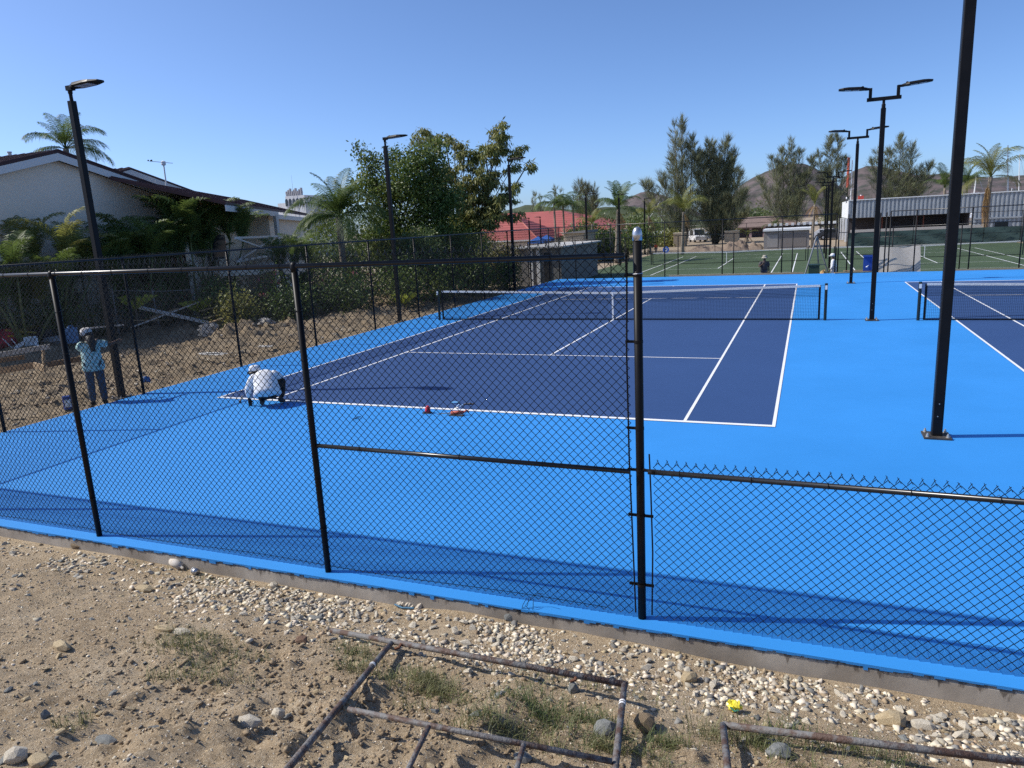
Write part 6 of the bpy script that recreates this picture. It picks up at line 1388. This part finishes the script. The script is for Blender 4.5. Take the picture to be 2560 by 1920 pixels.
def bucket_hat(m, brim=.155, lean=0, mband=None):
    def fn(t, h, r, f, S):
        q = MB(); q.lathe([(.112*S, .0), (.108*S, .06*S), (.085*S, .105*S), (.04*S, .122*S), (.004, .126*S)], h+Vector((0, 0, .04*S)), 16); o = q.build('hat', m, t, True)
        q = MB(); q.lathe([(.100*S, .01*S), (brim*S, -.03*S), (brim*S, -.022*S), (.112*S, .02*S)], h+Vector((0, 0, .04*S)), 18); q.build('hat_brim', mband or m, t, True)
    return fn
def cap(m):
    def fn(t, h, r, f, S):
        q = MB(); q.lathe([(.118*S, -.02*S), (.120*S, .04*S), (.10*S, .10*S), (.05*S, .128*S), (.004, .132*S)], h+Vector((0, 0, .02)), 16); q.build('cap', m, t, True)
        q = MB(); c = h+f*.13*S+Vector((0, 0, .02)); q.blob(c, (.085*S, .085*S, .012), 12, 5); q.build('peak', m, t, True)
    return fn
M_MINT = mat('mint_patterned_shirt', (.30, .52, .47), .8, (.62, .76, .70), 26, w0=.46, w1=.54, bump=.9, bscale=10)
M_JEAN = mat('faded_jeans', (.050, .062, .085), .9, (.085, .10, .13), 12, bump=.8, bscale=10)
M_WSH = mat('white_work_shirt', (.70, .70, .70), .85, bump=1.0, bscale=9)
M_HAIR = mat('dark_hair', (.014, .012, .011), .6)
M_CAPG = mat('pale_grey_cap', (.58, .55, .52), .85)
def long_hair(t, h, r, f, S):
    q = MB(); q.blob(h-f*.02+r*.02+Vector((0, 0, .0)), (.112*S, .112*S, .115*S), 12, 8); 
    q.path([h-f*.10+r*.05+Vector((0, 0, -.02)), h-f*.14+r*.07+Vector((0, 0, -.16)), h-f*.175+r*.08+Vector((0, 0, -.34))], [.085*S, .075*S, .035*S], 9); q.build('hair', M_HAIR, t, True)
stand = dict(pelvis=(0, 0, .90), belly=(0, 0, 1.05), chest=(0, .02, 1.25), neck=(0, .04, 1.40), head=(0, .07, 1.53), shL=(-.17, .02, 1.33), shR=(.17, .02, 1.33), elL=(-.24, -.02, 1.06), elR=(.25, .0, 1.06), wrL=(-.22, .12, .86), wrR=(.24, .10, .84),
    hipL=(-.09, 0, .86), hipR=(.09, 0, .86), knL=(-.10, .03, .48), knR=(.10, .03, .48), anL=(-.11, 0, .08), anR=(.11, 0, .08), toeL=(-.12, .13, .03), toeR=(.12, .13, .03))
L1 = wide(216, 874, X=-7.86); L1.z = on_yard(L1.x, L1.y)+.0
pz = dict(stand); pz.update(elR=(.36, .10, 1.27), wrR=(.50, .27, 1.30), elL=(-.20, .18, 1.20), wrL=(.02, .34, 1.32), head=(-.02, .06, 1.52), hem=(0, 0, .74))
person('person in a mint patterned shirt and grey cap standing beside the leaning lamp post', L1, (-.72, .62), pz, M_MINT, M_JEAN, hat=cap(M_CAPG), hair=long_hair, long_sleeve=False, scale=1.0)
L2 = (on0(652, 1016)+on0(697, 1012))/2; L2.z = 0.0
cr = dict(girth=1.22, hem=(-.02, -.16, .20), pelvis=(-.02, -.10, .30), belly=(-.02, -.02, .42), chest=(-.04, .12, .56), neck=(-.11, .25, .61), head=(-.20, .35, .61), shL=(-.23, .13, .56), shR=(.16, .13, .58), elL=(-.37, .12, .34), elR=(.30, .30, .44), wrL=(-.36, .16, .14), wrR=(.12, .46, .30),
    hipL=(-.11, -.06, .27), hipR=(.10, -.06, .28), knL=(-.18, .30, .42), knR=(.30, .22, .46), anL=(-.13, .02, .08), anR=(.22, .02, .08), toeL=(-.15, .15, .03), toeR=(.27, .14, .03))
w2 = person('person in a white long sleeved shirt and hat crouching to paint the baseline corner', L2, (-.66, .75), cr, M_WSH, M_BLACK, hat=bucket_hat(M_WSH, .15, mband=M_BLACK), gloves=M_BLACK, shoes=mat('dark_boot', (.05, .04, .035), .8), scale=1.0)
b0 = on0(600, 1008); br = thing('paint_brush', 'small brush held at the baseline by the crouching person', 'brush', b0); q = MB(); q.tube(b0+Vector((.06, .03, .15)), b0+Vector((.01, 0, .05)), .010, 6); q.build('handle', M_WOOD, br); q = MB(); q.span(b0+Vector((-.02, -.01, .008)), b0+Vector((.03, .012, .055))); q.build('bristles', M_TOOL, br)
Lf = sight(1910, 680, Y=18.7); Lf.z = GZ; hh = sight(1910, 638, Y=18.7).z-GZ
pf = dict(stand); pf.update(wrR=(-.10, .30, 1.24), elR=(.28, .12, 1.10)); pf['wrR'] = (.12, .34, 1.28)
person('person in a grey shirt and pale bucket hat standing behind the far court edge', Lf, (.25, -1), pf, mat('dark_grey_shirt', (.075, .068, .07), .85), M_JEAN, hat=bucket_hat(mat('khaki_hat', (.40, .37, .29), .9), .17), long_sleeve=False, scale=hh/1.68, sub=1)
Lw = sight(2084, 676, Y=18.9); Lw.z = GZ; hh = sight(2084, 634, Y=18.9).z-GZ
person('person in white clothes and cap standing by the gateway in the far fence', Lw, (-1, .3), stand, M_WSH, M_WSH, hat=cap(M_WSH), scale=hh/1.66, sub=1)
Lo = sight(1640, 640, Y=61.8); Lo.z = GZ; hh = sight(1640, 616, Y=61.8).z-GZ
person('tiny person in an orange shirt beyond the left end of the turf net', Lo, (.2, -1), stand, mat('orange_shirt', (.62, .11, .04), .8), M_JEAN, scale=max(1.2, hh)/1.62, long_sleeve=False, sub=1)
Lr = sight(2116, 506, Y=77.5); hh = 1.0
person('tiny person in white on the roof end of the corrugated building', Lr-Vector((0, 0, .1)), (-1, -.2), stand, M_WSH, M_JEAN, scale=.55, sub=1)
p = sight(2152, 499, Y=77.5); t = thing('red_container', 'small red container on the roof behind the parapet', 'container', p); q = MB(); q.box(p, (.6, .5, .9)); q.build('container_body', mat('bright_red', (.62, .08, .05), .5), t); q = MB(); q.lathe([(.12, 0), (.10, .12)], p+Vector((0, 0, .45)), 8); q.build('cap', M_WHITE, t)
p = sight(1665, 624, Y=60.9); t = thing('blue_sign', 'small round blue and white sign on the far turf fence', 'sign', p); q = MB(); q.path([p, p+Vector((0, -.04, 0))], .36, 20); q.build('disc', mat('sign_blue', (.03, .12, .50), .5), t)
q = MB()
for a in range(5): aa = 2*PI*a/5+.3; q.box(p+Vector((.13*math.cos(aa), -.05, .16*math.sin(aa))), (.11, .015, .11))
tag(q.build('white_emblem', M_WHITE, t), kind='stuff')

# ================================================================== things along the far edge
c0 = sight(2157, 681, Y=17.52); c1 = sight(2183, 637, Y=17.52); c0.z = .012
M_BB = mat('dark_blue_board', (.012, .045, .235), .5); t = thing('blue_board', 'upright dark blue board with a white fitting on the far court edge', 'board', ((c0.x+c1.x)/2, 17.55, 0))
q = MB(); q.span((c0.x, 17.52, .0), (c1.x+.05, 17.56, c1.z)); q.build('panel', M_BB, t); q = MB(); q.span((c0.x-.02, 17.40, c1.z-.10), (c1.x+.07, 17.56, c1.z)); q.build('top_ledge', M_BB, t)
p = sight(2167, 667, Y=17.45); q = MB(); q.lathe([(.03, -.03), (.05, 0), (.03, .03)], p, 8); q.tube(p, p+Vector((.07, .06, .06)), .018, 6); q.build('white_fitting', M_WHITE, t)
q = MB(); q.path([(c1.x-.12, 17.50, c1.z-.30), (c1.x-.06, 17.47, c1.z-.45), (c1.x-.08, 17.49, .1)], .012, 5); q.build('hose', M_BB, t)
a = sight(2186, 682, Y=18.0); b_ = sight(2305, 617, Y=18.0); n = 20; M_MAT = mat('grey_mesh_sheet', (.46, .42, .38), .9, (.52, .48, .43), 8, bump=.3, bscale=60, trans=.35); t = thing('hanging_sheet', 'grey mesh sheet hung on the far fence right of the blue board', 'sheet', ((a.x+b_.x)/2, 18.0, 0))
V = []; rr_ = 8
for j in range(rr_):
    for i_ in range(n): u = i_/(n-1); v = j/(rr_-1); V.append((a.x+(b_.x-a.x)*u, 17.75+.05*math.sin(u*9+v*2)+.85*v, -.25+(b_.z+.31)*v-.05*math.sin(PI*u)*v))
obj_from('sheet_cloth', V, [(j*n+i_, j*n+i_+1, (j+1)*n+i_+1, (j+1)*n+i_) for j in range(rr_-1) for i_ in range(n-1)], M_MAT, t, True)
q = MB(); q.tube((a.x-.1, 18.61, b_.z+.05), (b_.x+.1, 18.61, b_.z+.05), .02, 6); q.build('sheet_rail', M_BLACK, t)
Y = 19.6; ap_ = sight(2042, 591, Y=Y); l0 = sight(2013, 684, Y=Y-.3); r0_ = sight(2064, 664, Y=Y+.4); M_AL = mat('dull_aluminium', (.22, .23, .24), .5, metal=.3)
t = thing('tripod_stand', 'tall grey metal A shaped stand over the dark green bin', 'stand', (ap_.x, Y, GZ))
for e in (l0, r0_, Vector((ap_.x+.25, Y+1.0, GZ))): d = (e-ap_); e2 = ap_+d*((ap_.z-GZ)/-d.z); q = MB(); q.beam(ap_, e2, .07, .05); q.build('leg', M_AL, t)
q = MB(); q.beam(ap_.lerp(l0, .78), ap_.lerp(r0_, .95), .04, .04); q.build('cross_bar', M_AL, t)
b0 = sight(2021, 684, Y=19.2); b1 = sight(2049, 661, Y=19.2); t = thing('green_bin', 'dark green bin under the grey A shaped stand', 'bin', ((b0.x+b1.x)/2, 19.5, GZ)); M_GB = mat('dark_green_plastic', (.02, .05, .035), .5)
q = MB(); q.span((b0.x, 19.2, GZ), (b1.x, 19.8, b1.z-.06)); q.build('bin_body', M_GB, t); q = MB(); q.span((b0.x-.03, 19.16, b1.z-.06), (b1.x+.03, 19.84, b1.z)); q.build('lid', M_GB, t)
p = sight(2059, 676, Y=18.6); q = MB(); q.blob((p.x, 18.6, GZ+.45), (.22, .2, .48), 12, 8, .4, 3); tag(q.build('tan_sack', mat('tan_sackcloth', (.48, .31, .13), .9)), 'upright tan sack beside the green bin', 'sack')
# soil heaps beyond the turf
def mound(label, px0, px1, pyt, Y, seed, dpt=2.6):
    a = sight(px0, 630, Y=Y); b_ = sight(px1, 630, Y=Y); zt = sight((px0+px1)/2, pyt, Y=Y+dpt*.5).z; nx, ny = 60, 22; X, Yv = np.meshgrid(np.linspace(a.x, b_.x, nx), np.linspace(Y-dpt*.5, Y+dpt*1.5, ny))
    u = (X-a.x)/(b_.x-a.x); v = (Yv-Y+dpt*.5)/(2*dpt); Z = GZ-.05+(zt-GZ)*1.15*(np.sin(PI*u)**.6)*(np.sin(PI*v)**.9)*(.75+.9*fbm(X+seed, Yv, 4, .9))
    i = np.arange(nx*ny).reshape(ny, nx); o = obj_from('soil_heap', np.stack([X, Yv, Z], -1).reshape(-1, 3), np.stack([i[:-1, :-1], i[:-1, 1:], i[1:, 1:], i[1:, :-1]], -1).reshape(-1, 4), mat('brown_soil', (.17, .125, .09), .98, (.25, .19, .14), 1.5, bump=1, bscale=6), None, False); return tag(o, label, 'soil heap')
mound('long brown soil heap along the far turf edge below the tan cabinets', 1712, 1822, 612, 63, 1); mound('taller brown soil heap in front of the right tan cabinet', 1800, 1872, 600, 63.5, 4); mound('tan soil heap between the brown heap and the grey hut', 1862, 1906, 608, 65, 8)
# vehicles parked far off
def car(label, px, py, Y, L, H_, m, van=False, rz=0.0):
    p = sight(px, py, Y=Y); t = thing('parked_van' if van else 'parked_car', label, 'van' if van else 'car', (p.x, Y, GZ), None, rz)
    q = MB(); W = 1.75
    prof = [(-L/2, .35), (L/2, .35), (L/2, .85), (L/2-.15, 1.0), (L/2-.9, 1.08), (L/2-1.5, H_), (-L/2+.15, H_), (-L/2, H_*.6)] if van else [(-L/2, .35), (L/2, .35), (L/2, .75), (L/2-.9, .92), (L/2-1.5, H_), (-L/2+1.0, H_), (-L/2+.3, .95), (-L/2, .9)]
    q.prism([(a_, b2) for a_, b2 in prof], W, 1, -W/2); q.build('body', m, t, False, True)
    q = MB(); q.span((L/2-1.45, -W/2-.01, 1.05 if van else .95), (-L/2+1.0, W/2+.01, H_-.12)); q.build('side_window', M_GLASS, t, False, True); q = MB(); q.beam((L/2-.93, 0, 1.10 if van else .95), (L/2-1.42, 0, H_-.06), 1.5, .02, (1, 0, 0)); q.build('windscreen', M_GLASS, t, False, True)
    for x in (-L/2+.75, L/2-.8):
        for s in (-1, 1): q = MB(); q.tube((x, s*(W/2-.2), .33), (x, s*(W/2+.02), .33), .33, 12); wl = q.build('wheel', M_BLACK, t, False, True); q = MB(); q.tube((x, s*(W/2+.02), .33), (x, s*(W/2+.03), .33), .18, 10); q.build('rim', M_GALV, wl, False, True)
    for s in (-1, 1): q = MB(); q.blob((L/2, s*.6, .75), (.04, .14, .08), 8, 4); q.build('headlight', M_LENS, t, False, True)
M_CW = mat('white_car_paint', (.72, .73, .74), .25)
car('white van parked nose on under the casuarina clump', 1744, 590, 96, 4.6, 2.0, M_CW, True, -1.2); car('white car parked behind the brown roof', 1785, 590, 100, 4.2, 1.4, M_CW, False, .2); car('white car in front of the long pergola', 2070, 590, 88, 4.2, 1.4, M_CW, False, 0); car('dark car at the right end of the pergola', 2085, 592, 86, 4.2, 1.4, mat('dark_car_paint', (.03, .035, .045), .25), False, 0)
# masts of boats in the marina
def boat(label, px, ptop, Y, r=.09, m=None, tipc=None, lean=0, hullv=True):
    tp = sight(px, ptop, Y=Y); b = Vector((tp.x-lean, Y, -1.0)); t = thing('sailing_boat', label, 'sailing boat', (b.x, Y, -1.0), 'boats in the marina behind the courts')
    q = MB(); q.path([b+Vector((0, 0, .8)), tp], [r, r*.6], 6); q.build('mast', m or M_CORRW, t)
    q = MB(); z0 = tp.z*.55; q.beam((tp.x-.7, Y, z0), (tp.x+.7, Y, z0), .06, .06); q.build('spreader', M_CORRW, t)
    q = MB(); q.tube(tp, (tp.x+2.6, Y-1, 1.5), .022, 4); q.build('stay', M_GALV, t)
    if tipc: q = MB(); q.path([tp+Vector((0, 0, -(tp.z*.45))), tp+Vector((0, 0, .1))], r*1.4, 6); q.build('red_mast_sleeve', tipc, t)
    q = MB(); prof = []; 
    for x, w_, d in ((-5, .9, .9), (-3, 1.5, 1.0), (0, 1.8, 1.05), (3, 1.2, 1.2), (5, .1, 1.5)): prof += [(b.x+x, Y-w_, -.9+d), (b.x+x, Y+w_, -.9+d), (b.x+x, Y+w_*.5, -.95), (b.x+x, Y-w_*.5, -.95)]
    q.add(prof, [(i*4+k, i*4+(k+1) % 4, (i+1)*4+(k+1) % 4, (i+1)*4+k) for i in range(4) for k in range(4)]+[(3, 2, 1, 0)]); q.build('hull', M_CW, t)
    q = MB(); q.prism([(b.x-2.5, .1), (b.x+1.5, .1), (b.x+.6, .85), (b.x-2.3, .85)], 1.8, 1, Y-.9); q.build('cabin', M_CW, t)
M_RM = mat('red_mast_paint', (.55, .10, .06), .6)
boat('boat mast with a red sleeve beside the left end of the corrugated building', 2122, 395, 150, .20, M_BLACK, M_RM); boat('tall white mast just right of the red sleeved mast', 2131, 400, 150, .16); boat('thin white mast left of the near lamp post', 2381, 425, 160, .10); boat('white mast left of the hanging frond palm', 2442, 430, 150, .16, lean=.3); boat('grey mast tip behind the hanging frond palm crown', 2520, 363, 150, .16, M_GALV, lean=-1.0); boat('thin white mast at the right photo edge', 2549, 385, 155, .10, lean=-.8); boat('thin mast between palm crown and photo edge', 2530, 470, 160, .08)
boat('thin pale mast right of the single lamp post behind the silver dome cap', 1654, 500, 120, .07); boat('leaning pale mast left of the sunlit palm', 1651, 502, 122, .07, lean=4.5); boat('thin mast behind the feathery trees near the lined up lamp posts', 1974, 430, 170, .08)
